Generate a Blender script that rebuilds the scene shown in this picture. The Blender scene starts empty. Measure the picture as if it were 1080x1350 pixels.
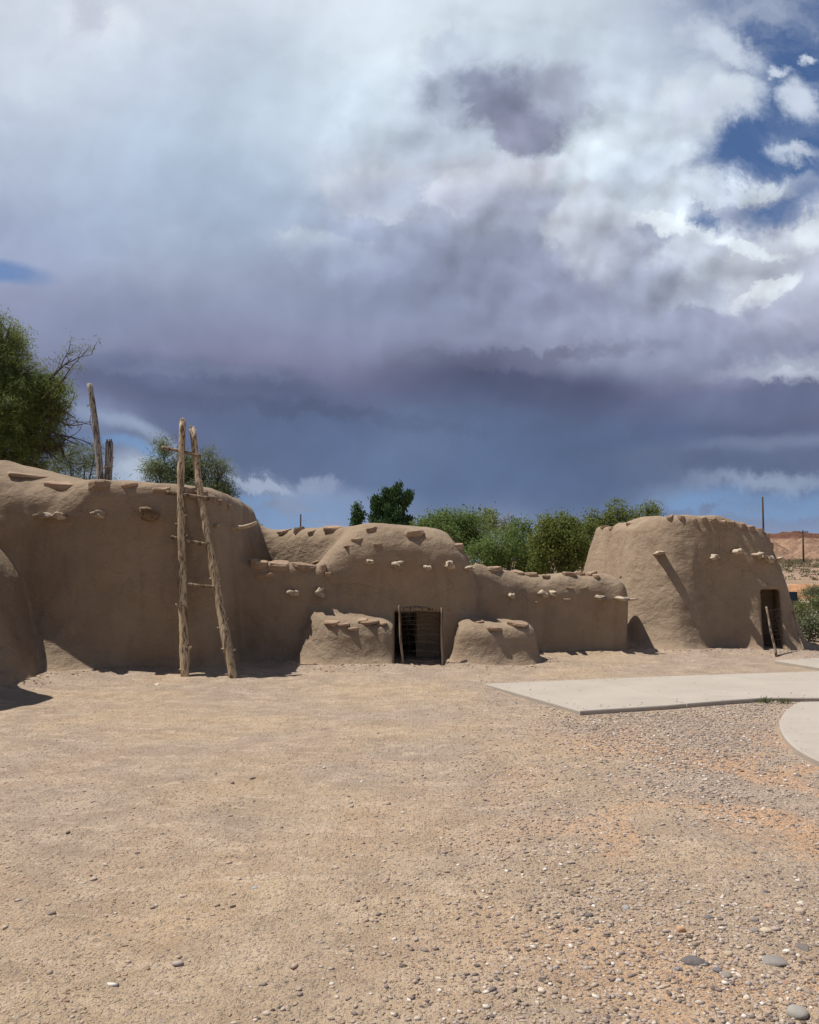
import bpy, math, random
import numpy as np
from mathutils import Vector, Matrix
rng = np.random.default_rng(7)
random.seed(7)
SC = bpy.context.scene
COL = SC.collection
R_ = math.radians
import time; _T0 = time.time()
def tick(s): print('T', s, round(time.time() - _T0, 1))

# ------------------------------------------------------------------ camera
F = 1070.0; CX = 540.0; CY = 675.0; HZ = 740.0; CAMH = 1.6
PITCH = math.atan((HZ - CY) / F)
cam_d = bpy.data.cameras.new('camera'); cam = bpy.data.objects.new('camera', cam_d); COL.objects.link(cam)
cam.location = (0, 0, CAMH); cam.rotation_euler = (math.pi / 2 + PITCH, 0, 0)
cam_d.sensor_fit = 'HORIZONTAL'; cam_d.sensor_width = 36; cam_d.lens = 36 * F / 1080
cam_d.clip_start = 0.05; cam_d.clip_end = 6000
SC.camera = cam
SC.render.resolution_x = 819; SC.render.resolution_y = 1024
CAM = np.array([0, 0, CAMH])

def ray(px, py):
    u = (px - CX) / F; v = -(py - CY) / F
    c, s = math.cos(PITCH), math.sin(PITCH)
    return np.array([u, c - v * s, s + v * c])
def at(px, py, Y):
    d = ray(px, py); return CAM + d * (Y / d[1])
def gnd(px, py, z=0.0):
    d = ray(px, py); return CAM + d * ((z - CAMH) / d[2])

# ------------------------------------------------------------------ helpers: objects
def tag(o, label, cat, group=None, kind=None):
    if label: o['label'] = label
    if cat: o['category'] = cat
    if group: o['group'] = group
    if kind: o['kind'] = kind
    return o
def empty(name, loc, label, cat, group=None):
    o = bpy.data.objects.new(name, None); COL.objects.link(o); o.location = loc
    o.empty_display_size = 0.2
    return tag(o, label, cat, group, 'thing')
def link(name, me, parent=None, mat=None, smooth=True):
    o = bpy.data.objects.new(name, me); COL.objects.link(o)
    if parent is not None:
        o.parent = parent
        o.matrix_parent_inverse = Matrix.Translation(parent.location).inverted()
    if mat is not None: me.materials.append(mat)
    if smooth: me.polygons.foreach_set('use_smooth', [True] * len(me.polygons))
    return o
def mesh_np(name, V, Fq):
    """numpy verts (n,3) and uniform faces (m,k)"""
    me = bpy.data.meshes.new(name)
    V = np.asarray(V, np.float32); Fq = np.asarray(Fq, np.int32)
    k = Fq.shape[1]
    me.vertices.add(len(V)); me.vertices.foreach_set('co', V.ravel())
    me.loops.add(Fq.size); me.loops.foreach_set('vertex_index', Fq.ravel())
    me.polygons.add(len(Fq)); me.polygons.foreach_set('loop_start', np.arange(0, Fq.size, k, dtype=np.int32))
    me.update(calc_edges=True); me.validate(); return me
def mesh_py(name, V, Fs):
    me = bpy.data.meshes.new(name); me.from_pydata([tuple(v) for v in V], [], Fs); me.update(); return me

class MB:
    def __init__(s): s.V = []; s.F = []
    def add(s, V, Fs):
        b = len(s.V); s.V += [tuple(v) for v in V]; s.F += [tuple(i + b for i in f) for f in Fs]
    def tube(s, pts, rad, n=8, cap=True, rough=0.0, flat=1.0, rg=None):
        pts = [np.array(p, float) for p in pts]; m = len(pts)
        V = []; up = np.array([0.13, 0.31, 0.94])
        T0 = pts[-1] - pts[0]
        if abs(np.dot(T0 / (np.linalg.norm(T0) + 1e-9), up)) > .85: up = np.array([0.9, 0.35, 0.1])
        ph = [(rg or random).uniform(0, 6.3) for _ in range(3)]
        for i in range(m):
            t = pts[min(i + 1, m - 1)] - pts[max(i - 1, 0)]; t /= np.linalg.norm(t) + 1e-9
            a = np.cross(t, up); a /= np.linalg.norm(a) + 1e-9; b = np.cross(a, t)
            r = rad[i] if hasattr(rad, '__len__') else rad
            for k in range(n):
                th = 2 * math.pi * k / n
                rr = r * (1 + rough * (0.6 * math.sin(3 * th + ph[0] + i * .15) + 0.4 * math.sin(5 * th + ph[1] - i * .1)) + rough * random.uniform(-.35, .35))
                V.append(pts[i] + rr * (math.cos(th) * a * flat + math.sin(th) * b))
        Fs = []
        for i in range(m - 1):
            for k in range(n):
                k2 = (k + 1) % n
                Fs.append((i * n + k, i * n + k2, (i + 1) * n + k2, (i + 1) * n + k))
        if cap:
            V.append(pts[0]); V.append(pts[-1]); c0 = m * n; c1 = c0 + 1
            for k in range(n):
                k2 = (k + 1) % n
                Fs.append((c0, k2, k)); Fs.append((c1, (m - 1) * n + k, (m - 1) * n + k2))
        s.add(V, Fs)
    def box(s, c, sz, rot=None):
        V = [np.array([x * sz[0] / 2, y * sz[1] / 2, z * sz[2] / 2]) for x in (-1, 1) for y in (-1, 1) for z in (-1, 1)]
        if rot is not None: V = [np.array(rot @ Vector(v)) for v in V]
        V = [v + np.array(c) for v in V]
        s.add(V, [(0, 1, 3, 2), (4, 6, 7, 5), (0, 4, 5, 1), (2, 3, 7, 6), (0, 2, 6, 4), (1, 5, 7, 3)])
    def build(s, name, mat, parent=None, smooth=True):
        return link(name, mesh_py(name, s.V, s.F), parent, mat, smooth)

# ------------------------------------------------------------------ helpers: noise
_LAT = {}
def vnoise(P, scale, seed):
    """trilinear value noise on numpy points (...,3) -> -1..1"""
    if seed not in _LAT: _LAT[seed] = np.random.default_rng(seed).uniform(-1, 1, (32, 32, 32)).astype(np.float32)
    L = _LAT[seed]
    Q = P / scale; I = np.floor(Q).astype(int); f = Q - I; f = f * f * (3 - 2 * f); I &= 31; J = (I + 1) & 31
    x0, y0, z0 = I[..., 0], I[..., 1], I[..., 2]; x1, y1, z1 = J[..., 0], J[..., 1], J[..., 2]
    fx, fy, fz = f[..., 0], f[..., 1], f[..., 2]
    a = (L[x0, y0, z0] * (1 - fx) + L[x1, y0, z0] * fx) * (1 - fy) + (L[x0, y1, z0] * (1 - fx) + L[x1, y1, z0] * fx) * fy
    b = (L[x0, y0, z1] * (1 - fx) + L[x1, y0, z1] * fx) * (1 - fy) + (L[x0, y1, z1] * (1 - fx) + L[x1, y1, z1] * fx) * fy
    return a * (1 - fz) + b * fz

# ------------------------------------------------------------------ helpers: materials
class NT:
    def __init__(s, tree): s.t = tree; s.n = tree.nodes; s.l = tree.links
    def new(s, typ, **kw):
        nd = s.n.new(typ)
        for k, v in kw.items(): setattr(nd, k, v)
        return nd
    def put(s, sock, v):
        if hasattr(v, 'is_output') or isinstance(v, bpy.types.NodeSocket): s.l.new(v, sock)
        elif v is not None: sock.default_value = v
    def noise(s, vec, scale, detail=4, rough=.55, dist=0, dim='3D'):
        nd = s.new('ShaderNodeTexNoise', noise_dimensions=dim); s.put(nd.inputs['Vector'], vec)
        nd.inputs['Scale'].default_value = scale; nd.inputs['Detail'].default_value = detail
        nd.inputs['Roughness'].default_value = rough; nd.inputs['Distortion'].default_value = dist; return nd
    def ramp(s, fac, stops, interp='LINEAR'):
        nd = s.new('ShaderNodeValToRGB'); s.put(nd.inputs[0], fac); cr = nd.color_ramp; cr.interpolation = interp
        while len(cr.elements) < len(stops): cr.elements.new(0.5)
        for e, (p, c) in zip(cr.elements, stops):
            e.position = p; e.color = (c, c, c, 1) if not hasattr(c, '__len__') else (*c, 1)
        return nd.outputs[0]
    def mix(s, fac, a, b, mode='MIX'):
        nd = s.new('ShaderNodeMix', data_type='RGBA', blend_type=mode); nd.clamp_factor = True
        s.put(nd.inputs[0], fac)
        for i, v in ((6, a), (7, b)):
            if isinstance(v, tuple) and len(v) == 3: v = (*v, 1)
            s.put(nd.inputs[i], v)
        return nd.outputs[2]
    def math(s, op, a, b=None, c=None, clamp=False):
        nd = s.new('ShaderNodeMath', operation=op, use_clamp=clamp); s.put(nd.inputs[0], a)
        if b is not None: s.put(nd.inputs[1], b)
        if c is not None: s.put(nd.inputs[2], c)
        return nd.outputs[0]
    def mrange(s, v, a, b, c=0., d=1., typ='SMOOTHSTEP'):
        nd = s.new('ShaderNodeMapRange', interpolation_type=typ); s.put(nd.inputs[0], v)
        for i, q in ((1, a), (2, b), (3, c), (4, d)): nd.inputs[i].default_value = q
        return nd.outputs[0]
    def mapping(s, vec, scale=(1, 1, 1), loc=(0, 0, 0), rot=(0, 0, 0), typ='POINT'):
        nd = s.new('ShaderNodeMapping', vector_type=typ); s.put(nd.inputs[0], vec)
        nd.inputs['Scale'].default_value = scale; nd.inputs['Location'].default_value = loc; nd.inputs['Rotation'].default_value = rot
        return nd.outputs[0]
    def bump(s, h, strength, dist, nrm=None):
        nd = s.new('ShaderNodeBump'); s.put(nd.inputs['Height'], h); nd.inputs['Strength'].default_value = strength
        nd.inputs['Distance'].default_value = dist
        if nrm is not None: s.put(nd.inputs['Normal'], nrm)
        return nd.outputs[0]
def material(name):
    m = bpy.data.materials.new(name); m.use_nodes = True; t = NT(m.node_tree); t.n.clear()
    out = t.new('ShaderNodeOutputMaterial'); b = t.new('ShaderNodeBsdfPrincipled'); t.l.new(b.outputs[0], out.inputs[0])
    b.inputs['Roughness'].default_value = .95; b.inputs['Specular IOR Level'].default_value = .15
    return m, t, b
def geo_pos(t): return t.new('ShaderNodeNewGeometry').outputs['Position']

def mat_adobe():
    m, t, b = material('adobe_plaster'); P = geo_pos(t)
    big = t.noise(P, .9, 5, .6).outputs[0]
    mid = t.noise(P, 4.5, 6, .65).outputs[0]
    vs = t.noise(t.mapping(P, (2.6, 2.6, .35)), 1.6, 5, .6, .4).outputs[0]
    c = t.mix(t.ramp(big, [(.3, 0.), (.7, 1.)]), (.285, .209, .145), (.36, .274, .194))
    c = t.mix(t.mrange(vs, .45, .72, 0, .5), c, (.205, .150, .104))
    c = t.mix(t.mrange(mid, .35, .72, 0, .35), c, (.40, .31, .22))
    fine = t.noise(P, 70, 4, .7).outputs[0]
    c = t.mix(t.mrange(fine, .3, .75, 0, .30), c, (.15, .110, .075))
    # splash of loose dirt low on the wall
    sep = t.new('ShaderNodeSeparateXYZ'); t.l.new(P, sep.inputs[0])
    low = t.mrange(t.math('ADD', sep.outputs[2], t.math('MULTIPLY', mid, -.22)), -.05, .10, 1, 0)
    c = t.mix(t.math('MULTIPLY', low, .7), c, (.37, .275, .19))
    # hairline shrinkage cracks, only in some areas, and straw flecks
    vc = t.new('ShaderNodeTexVoronoi', feature='DISTANCE_TO_EDGE'); wv = t.new('ShaderNodeVectorMath', operation='MULTIPLY_ADD'); t.put(wv.inputs[0], t.noise(P, 3.5, 5).outputs['Color']); wv.inputs[1].default_value = (.35,) * 3; t.put(wv.inputs[2], P); t.put(vc.inputs['Vector'], wv.outputs[0]); vc.inputs['Scale'].default_value = 1.5
    crack = t.math('MULTIPLY', t.mrange(vc.outputs['Distance'], .014, .003, 0, 1), t.mrange(t.noise(P, 1.3, 3).outputs[0], .50, .62))
    c = t.mix(t.math('MULTIPLY', crack, .22), c, (.11, .078, .055))
    patch_ = t.mrange(t.noise(t.mapping(P, (1, 1, 1.4), (5, 2, 1)), 1.5, 3, .5, .3).outputs[0], .585, .60, 0, .30)
    c = t.mix(patch_, c, (.36, .275, .20))
    straw = t.mrange(t.noise(t.mapping(P, (14, 14, 90), rot=(0, .5, .3)), 1, 2).outputs[0], .68, .74, 0, .35); c = t.mix(straw, c, (.46, .37, .25))
    t.put(b.inputs['Base Color'], c)
    h = t.math('ADD', t.math('MULTIPLY', fine, .5), t.math('MULTIPLY', t.noise(P, 16, 5, .6).outputs[0], 1.6))
    h2 = t.math('ADD', h, t.math('MULTIPLY', t.noise(t.mapping(P, (1, 1, 1.6)), 5, 4, .6).outputs[0], 3.2))
    h2 = t.math('SUBTRACT', h2, t.math('MULTIPLY', crack, .5)); t.put(b.inputs['Normal'], t.bump(h2, .8, .012)); return m
def mat_stone(name, a, bb, sc=9):
    m, t, b = material(name); P = t.new('ShaderNodeTexCoord').outputs['Object']
    oi = t.new('ShaderNodeObjectInfo').outputs['Random']
    n = t.noise(P, sc, 6, .65).outputs[0]
    c = t.mix(t.ramp(n, [(.3, 0.), (.7, 1.)]), a, bb)
    c = t.mix(t.mrange(t.noise(t.mapping(P, (1, 1, 5)), sc * 1.6, 3).outputs[0], .5, .7, 0, .4), c, tuple(v * .6 for v in a))
    hs = t.new('ShaderNodeHueSaturation'); t.put(hs.inputs['Color'], c); t.put(hs.inputs['Value'], t.mrange(oi, 0, 1, .82, 1.12, 'LINEAR'))
    t.put(b.inputs['Base Color'], hs.outputs[0])
    t.put(b.inputs['Normal'], t.bump(t.noise(P, sc * 3, 6, .7).outputs[0], .8, .012)); return m
def mat_wood(name, a, bb, dark, sc=1.0):
    m, t, b = material(name); P = t.new('ShaderNodeTexCoord').outputs['Object']
    g = t.noise(t.mapping(P, (30 * sc, 30 * sc, 1.3 * sc)), 1, 6, .65, .6).outputs[0]
    n = t.noise(P, 3.5, 4).outputs[0]
    c = t.mix(t.ramp(n, [(.3, 0.), (.7, 1.)]), a, bb)
    c = t.mix(t.mrange(g, .46, .60, 0, .9), c, dark)
    t.put(b.inputs['Base Color'], c)
    t.put(b.inputs['Normal'], t.bump(g, .9, -.008)); b.inputs['Roughness'].default_value = .85; return m
M = {}
M['adobe'] = mat_adobe()
M['stone'] = mat_stone('tan_sandstone', (.30, .205, .14), (.42, .30, .21))
M['viga'] = mat_stone('weathered_log_end', (.42, .33, .24), (.62, .52, .41), 22)
M['viga_dark'] = mat_stone('charred_log_end', (.30, .20, .12), (.055, .042, .035), 9)
M['wood'] = mat_wood('barkless_pole', (.46, .34, .215), (.60, .475, .325), (.10, .068, .045))
M['greywood'] = mat_wood('grey_weathered_pole', (.30, .255, .215), (.42, .375, .33), (.06, .05, .045))
M['rung'] = mat_wood('dark_rung_wood', (.24, .17, .115), (.36, .27, .185), (.06, .042, .03))

# ------------------------------------------------------------------ adobe: one distance field, cut into its room blocks
def poly_sdf(X, Y, pts):
    d = np.full(X.shape, 1e9); s = np.ones(X.shape); n = len(pts)
    for i in range(n):
        ax, ay = pts[i]; bx, by = pts[i - 1]
        ex, ey = bx - ax, by - ay; wx, wy = X - ax, Y - ay
        h = np.clip((wx * ex + wy * ey) / (ex * ex + ey * ey), 0, 1)
        qx, qy = wx - ex * h, wy - ey * h; d = np.minimum(d, qx * qx + qy * qy)
        c1 = Y >= ay; c2 = Y < by; c3 = ex * wy > ey * wx
        s = np.where((c1 & c2 & c3) | (~c1 & ~c2 & ~c3), -s, s)
    return s * np.sqrt(d)
def smin(a, b, k):
    h = np.clip(.5 + .5 * (b - a) / k, 0, 1); return b * (1 - h) + a * h - k * h * (1 - h)
def smax(a, b, k): return -smin(-a, -b, k)
def lerp_tab(x, tab):
    xs, ys = zip(*tab); return np.interp(x, xs, ys)

class Mass:
    """battered, round-shouldered mud wall mass over a footprint"""
    def __init__(s, name, pts, H, batter, flare=.12, fl=.13, rc=.3, rt=.3, by='x'):
        s.name, s.pts, s.H, s.b, s.flare, s.fl, s.rc, s.rt = name, pts, H, batter, flare, fl, rc, rt
    def eval(s, X, Y, Z):
        rc = s.rc
        cx = sum(p[0] for p in s.pts) / len(s.pts); cy = sum(p[1] for p in s.pts) / len(s.pts)
        d = poly_sdf(X, Y, s.pts) - 0.0
        d = np.where(d > -2, d, -2)
        # round the plan corners
        H = lerp_tab(X, s.H) if not callable(s.H) else s.H(X, Y)
        b = lerp_tab(X, s.b) if not callable(s.b) else s.b(X, Y)
        off = b * (H - Z) + (s.flare(X, Y) if callable(s.flare) else s.flare) * np.exp(-np.maximum(Z, -.1) / (s.fl(X, Y) if callable(s.fl) else s.fl))
        side = d - off
        top = (Z - H)
        return smax(side, top, (s.rt(X, Y) if callable(s.rt) else s.rt) * 2)

def rounded(pts, r, n=5):
    out = []
    m = len(pts)
    for i in range(m):
        p = np.array(pts[i], float); a = np.array(pts[i - 1], float); c = np.array(pts[(i + 1) % m], float)
        da = a - p; dc = c - p; la, lc = np.linalg.norm(da), np.linalg.norm(dc)
        rr = min(r, la * .45, lc * .45); p0 = p + da / la * rr; p1 = p + dc / lc * rr
        for k in range(n + 1):
            t = k / n; out.append(tuple((1 - t) ** 2 * p0 + 2 * t * (1 - t) * p + t * t * p1))
    return out

MASSES = [
 Mass('fore', rounded([(-9, 10.32), (-5.47, 10.30), (-5.66, 11.8), (-9, 12.2)], .22),
      [(-9, 2.9), (-6.6, 2.3), (-5.9, 1.85), (-5.4, 1.5)], [(-9, .36), (-5, .37)], .12, .18, rt=.18),
 Mass('fore', rounded([(-9, 6.5), (-6.7, 7.0), (-5.52, 9.75), (-5.56, 10.15), (-9, 10.2)], .18),
      [(-9, 3.3), (-5, 3.15)], [(-9, .08), (-5, .09)], .12, .2, rt=.2),
 Mass('left', rounded([(-9, 11.75), (-4.5, 11.62), (-3.2, 11.66), (-2.84, 11.95), (-2.74, 13.0), (-2.9, 15.2), (-9, 15.2)], .28),
      [(-9, 3.2), (-6.2, 3.12), (-5.6, 2.98), (-5.1, 2.82), (-4.2, 2.78), (-3.6, 2.77), (-3.1, 2.72), (-2.8, 2.66)],
      [(-9, .0), (-5.2, -.03), (-3.6, -.02), (-3.1, .03), (-2.9, .07)], lambda X, Y: np.interp(X, [-5.6, -5.2, -4.8, -4.4, -3.95], [.45, .80, .74, .45, .05]), lambda X, Y: np.interp(X, [-5.6, -5., -4.4, -3.9], [.50, .38, .20, .12]), rt=lambda X, Y: np.interp(X, [-5.6, -5.1, -4.6], [.55, .36, .14])),
 Mass('link_a', rounded([(-3.3, 12.75), (-1.75, 12.75), (-1.2, 12.9), (-1.2, 13.3), (-3.3, 13.3)], .2),
      [(-3.2, 1.63), (-2.0, 1.58), (-1.5, 1.52), (-1.1, 1.60)], [(-3, -.01), (-1, .02)], .08, .12, rt=.10),
 Mass('middle_back', rounded([(-.75, 13.25), (-3.25, 15.6), (-2.6, 16.2), (.6, 15.5), (.6, 13.4)], .4),
      [(-3.3, 2.24), (-2.2, 2.20), (-1, 2.17), (0, 2.1)], [(-3.4, .13), (-1.5, .12), (0, .05)], .1, .14, rt=.16),
 Mass('middle', rounded([(-1.42, 13.10), (-1.0, 12.95), (-.4, 12.9), (.6, 12.92), (1.0, 13.15), (.95, 15.5), (-.9, 15.5)], .45),
      [(-1.7, 1.66), (-1.3, 1.90), (-.95, 2.08), (-.55, 2.16), (-.3, 2.16), (.3, 2.11), (.7, 2.03), (.95, 1.90), (1.25, 1.7)],
      [(-1.3, .14), (-.6, .02), (0, -.01), (.6, 0), (1.1, .12)], .10, .12, rt=.29),
 Mass('wing_a', rounded([(-1.52, 12.6), (-1.1, 12.32), (-.34, 12.30), (-.15, 12.5), (-.17, 13.1), (-1.6, 13.2)], .28),
      [(-1.7, .98), (-1.3, .80), (-.8, .71), (-.3, .69)], [(-1.7, .20), (-1., .15), (-.5, .12), (-.3, .10)], .20, .15, rt=.14),
 Mass('wing_b', rounded([(.68, 12.40), (1.1, 12.30), (1.88, 12.45), (2.0, 12.8), (1.7, 13.6), (.8, 13.6)], .26),
      [(.6, .70), (.9, .71), (1.4, .67), (1.9, .65)], [(.5, .04), (1.1, .10), (1.6, .06), (2., .06)], .17, .14, rt=.13),
 Mass('link_b', rounded([(1.0, 13.6), (2.0, 13.95), (3.0, 13.95), (3.70, 13.95), (3.80, 14.15), (3.9, 14.9), (1.0, 14.6)], .16),
      [(1.1, 1.62), (1.35, 1.50), (1.75, 1.42), (2.3, 1.36), (2.8, 1.41), (3.3, 1.40), (3.7, 1.37)],
      [(1, .14), (1.9, .07), (2.3, 0), (3.6, -.02)], lambda X, Y: np.interp(X, [1.5, 1.9, 2.4], [.35, .32, .08]), lambda X, Y: np.interp(X, [1.9, 2.5], [.22, .12]), rt=.22),
 Mass('right', rounded([(4.35, 15.2), (4.75, 14.72), (5.6, 14.55), (6.25, 14.58), (6.60, 14.78), (6.6, 17.6), (4.05, 18.0)], .5),
      [(3.9, 2.42), (4.1, 2.38), (4.33, 2.28), (4.6, 2.44), (4.9, 2.47), (5.6, 2.42), (6.1, 2.31), (6.6, 2.13)],
      [(3.9, .27), (4.7, .27), (5.05, .20), (5.45, .03), (5.75, .02), (6.05, .13), (6.4, .24), (7.2, .26)], .22, .16, rt=.08),
]
KN = [.30, .25, .07, .12, .60, .26, .22, .16, .07, .26]
DOORS = [  # x0,x1,y0,y1,z1
 (-.24, .50, 12.2, 13.6, .83), ]
def union(X, Y, Z):
    f = None
    for m, k in zip(MASSES, KN):
        g = m.eval(X, Y, Z); f = g if f is None else smin(f, g, k)
    return f
def carve(f, X, Y, Z):
    # doorway of the middle room (the dark room behind it is wider than the opening)
    x0, x1, y0, y1, z1 = DOORS[0]
    q = np.maximum(np.maximum(np.maximum(x0 - X, X - x1), np.maximum(y0 - Y, Y - y1)), Z - z1 - .02 * np.sin(X * 9))
    room = np.maximum(np.maximum(np.maximum(x0 - .9 - X, X - .10), np.maximum(13.3 - Y, Y - 15.0)), Z - 1.3)
    f = smax(f, -np.minimum(q, room), .03)
    # doorway of the right room: narrow, cut square to the slanting right hand face
    a = R_(-14); dx, dy = X - 6.40, Y - 14.5
    u = dx * math.cos(a) + dy * math.sin(a); w = -dx * math.sin(a) + dy * math.cos(a)
    q = np.maximum(np.maximum(np.maximum(-.165 - u, u - .165), np.maximum(w - .62, -1.2 - w)), Z - 1.10)
    return smax(f, -q, .04)
def bumps(P): return .034 * vnoise(P, 1.25, 14) + .030 * vnoise(P, .62, 11) + .014 * vnoise(P, .23, 12) + .004 * vnoise(P, .09, 13)
def field(P):
    X, Y, Z = P[..., 0], P[..., 1], P[..., 2]
    return carve(union(X, Y, Z) + bumps(P), X, Y, Z)

def surface_nets(f, o, h):
    nx, ny, nz = f.shape; s = f < 0
    cnt = np.zeros((nx - 1, ny - 1, nz - 1), np.int8)
    cs = [(i, j, k) for i in (0, 1) for j in (0, 1) for k in (0, 1)]
    for i, j, k in cs: cnt += s[i:nx - 1 + i, j:ny - 1 + j, k:nz - 1 + k]
    act = (cnt > 0) & (cnt < 8); idx = np.argwhere(act); ids = np.full(act.shape, -1, np.int32); ids[act] = np.arange(len(idx))
    acc = np.zeros((len(idx), 3)); num = np.zeros(len(idx))
    for a in range(8):
        for b in range(a + 1, 8):
            A, B = np.array(cs[a]), np.array(cs[b])
            if np.abs(A - B).sum() != 1: continue
            fa = f[tuple((idx + A).T)]; fb = f[tuple((idx + B).T)]; m = (fa < 0) != (fb < 0)
            t = fa[m] / (fa[m] - fb[m]); acc[m] += A + t[:, None] * (B - A); num[m] += 1
    V = (idx + acc / num[:, None]) * h + o
    Q = []
    for ax in range(3):
        b, c = (ax + 1) % 3, (ax + 2) % 3
        sl0 = [slice(1, -1)] * 3; sl1 = [slice(1, -1)] * 3
        sl0[ax] = slice(0, -1); sl1[ax] = slice(1, None)
        s0, s1 = s[tuple(sl0)], s[tuple(sl1)]
        e = np.argwhere(s0 != s1); inside = s0[s0 != s1]
        base = e + np.array([0 if i == ax else 1 for i in range(3)])
        def g(db, dc):
            q = base.copy(); q[:, b] += db; q[:, c] += dc; return ids[tuple(q.T)]
        quad = np.stack([g(-1, -1), g(0, -1), g(0, 0), g(-1, 0)], 1)
        quad[~inside] = quad[~inside][:, ::-1]; Q.append(quad)
    return V, np.concatenate(Q)

def grid_field(x0, x1, y0, y1, z0, z1, h):
    xs = np.arange(x0, x1, h); ys = np.arange(y0, y1, h); zs = np.arange(z0, z1, h)
    X = xs[:, None, None].astype(np.float32); Y = ys[None, :, None].astype(np.float32); Z = zs[None, None, :].astype(np.float32)
    XX, YY = np.broadcast_arrays(X, Y)
    f = union(XX, YY, Z).astype(np.float32)
    i = np.argwhere(np.abs(f) < .17)
    P = np.stack([xs[i[:, 0]], ys[i[:, 1]], zs[i[:, 2]]], 1).astype(np.float32)
    f[tuple(i.T)] += bumps(P)
    f = carve(f, XX, YY, Z).astype(np.float32)
    f[0], f[-1], f[:, 0], f[:, -1], f[:, :, 0], f[:, :, -1] = 1, 1, 1, 1, 1, 1
    return f, np.array([x0, y0, z0])
HS = .04
FG, FO = grid_field(-8.6, 8.2, 7.6, 18.6, -.24, 3.5, HS)
AV, AQ = surface_nets(FG, FO, HS)
def gradient(P, e=.03):
    g = np.stack([field(P + np.eye(3)[i] * e) - field(P - np.eye(3)[i] * e) for i in range(3)], -1)
    return g / (np.linalg.norm(g, axis=-1, keepdims=True) + 1e-9)
AN = gradient(AV); tick('adobe')
# face owner: the block whose own field is smallest at the face centre
owner_of = {'fore': 'fore', 'left': 'left', 'link_a': 'link_a', 'middle_back': 'middle', 'middle': 'middle', 'wing_a': 'wing_a', 'wing_b': 'wing_b', 'link_b': 'link_b', 'right': 'right'}
names = ['fore', 'left', 'link_a', 'middle', 'wing_a', 'wing_b', 'link_b', 'right']
Cc = AV[AQ].mean(1)
vals = np.stack([m.eval(Cc[:, 0], Cc[:, 1], Cc[:, 2]) for m in MASSES], 1)
own = np.array([names.index(owner_of[m.name]) for m in MASSES])[vals.argmin(1)]
indoor = (Cc[:, 1] > 13.2) & (Cc[:, 0] > -1.3) & (Cc[:, 0] < .6) & (Cc[:, 2] < 1.35) & (Cc[:, 1] < 15.1)
own[indoor] = names.index('middle')

def adobe_mesh(k, parent):
    q = AQ[own == k]; u, inv = np.unique(q, return_inverse=True)
    me = mesh_np('plaster_wall', AV[u], inv.reshape(q.shape))
    o = link('plaster_wall', me, parent, M['adobe'])
    if len(me.vertices) == len(u): me.normals_split_custom_set_from_vertices([tuple(n) for n in AN[u]])
    return o
BL = {}
def block(key, name, loc, label, cat, group=None):
    e = empty(name, loc, label, cat, group); adobe_mesh(names.index(key), e); BL[key] = e
block('fore', 'adobe_wall', (-6.2, 10, 0), 'mud plastered buttress wall cut off by the left edge, nearest to the viewer', 'adobe wall')
block('left', 'adobe_room', (-4.4, 13, 0), 'tallest mud plastered room block, shaded front, with the pole ladder leaning on it', 'adobe building')
block('link_a', 'adobe_wall', (-2, 13, 0), 'low shaded mud wall with stone coping between the ladder room and the doorway room', 'adobe wall')
block('middle', 'adobe_room', (-.2, 13.6, 0), 'round shouldered mud plastered room with the dark wire fenced doorway in its front', 'adobe building')
block('wing_a', 'adobe_wall', (-.9, 12.7, 0), 'low mud wing wall to the left of the dark doorway, stone slabs on top', 'adobe wall')
block('wing_b', 'adobe_wall', (1.3, 12.8, 0), 'low mud wing wall to the right of the dark doorway, one slab jutting', 'adobe wall')
block('link_b', 'adobe_wall', (2.5, 14.1, 0), 'long low mud wall with log ends between doorway room and right hand room', 'adobe wall')
block('right', 'adobe_room', (5.4, 15.8, 0), 'tall sloping mud plastered room at the right with a narrow gated doorway', 'adobe building')

def hit(px, py, t0=8.0, t1=22.0):
    d = ray(px, py); ts = np.arange(t0, t1, .02) / d[1]
    P = CAM + d * ts[:, None]; f = field(P); s = np.where(f < 0)[0]
    if len(s) == 0: return None, None
    i = s[0]; a, b = ts[max(i - 1, 0)], ts[i]
    for _ in range(8):
        mth = (a + b) / 2
        if field((CAM + d * mth)[None])[0] < 0: b = mth
        else: a = mth
    p = CAM + d * b; return p, gradient(p[None])[0]
def crest(px, py):
    """closest point of the wall's crown seen in that direction"""
    for k in range(0, 40):
        p, n = hit(px, py + k * .8)
        if p is not None: return p, n
    return None, None
def owner_at(p):
    v = [m.eval(*[np.array([c]) for c in p])[0] for m in MASSES]; return owner_of[MASSES[int(np.argmin(v))].name]

lb = MB()
for k_ in range(4): lb.tube([(-.36 + .02 * k_, 12.97 + .10 * k_, .835), (.13, 12.965 + .10 * k_, .845), (.62, 12.96 + .10 * k_, .83)], [.042, .046, .04], 9, rough=.1)
lb.build('lintel', M['rung'], BL['middle'])
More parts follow.
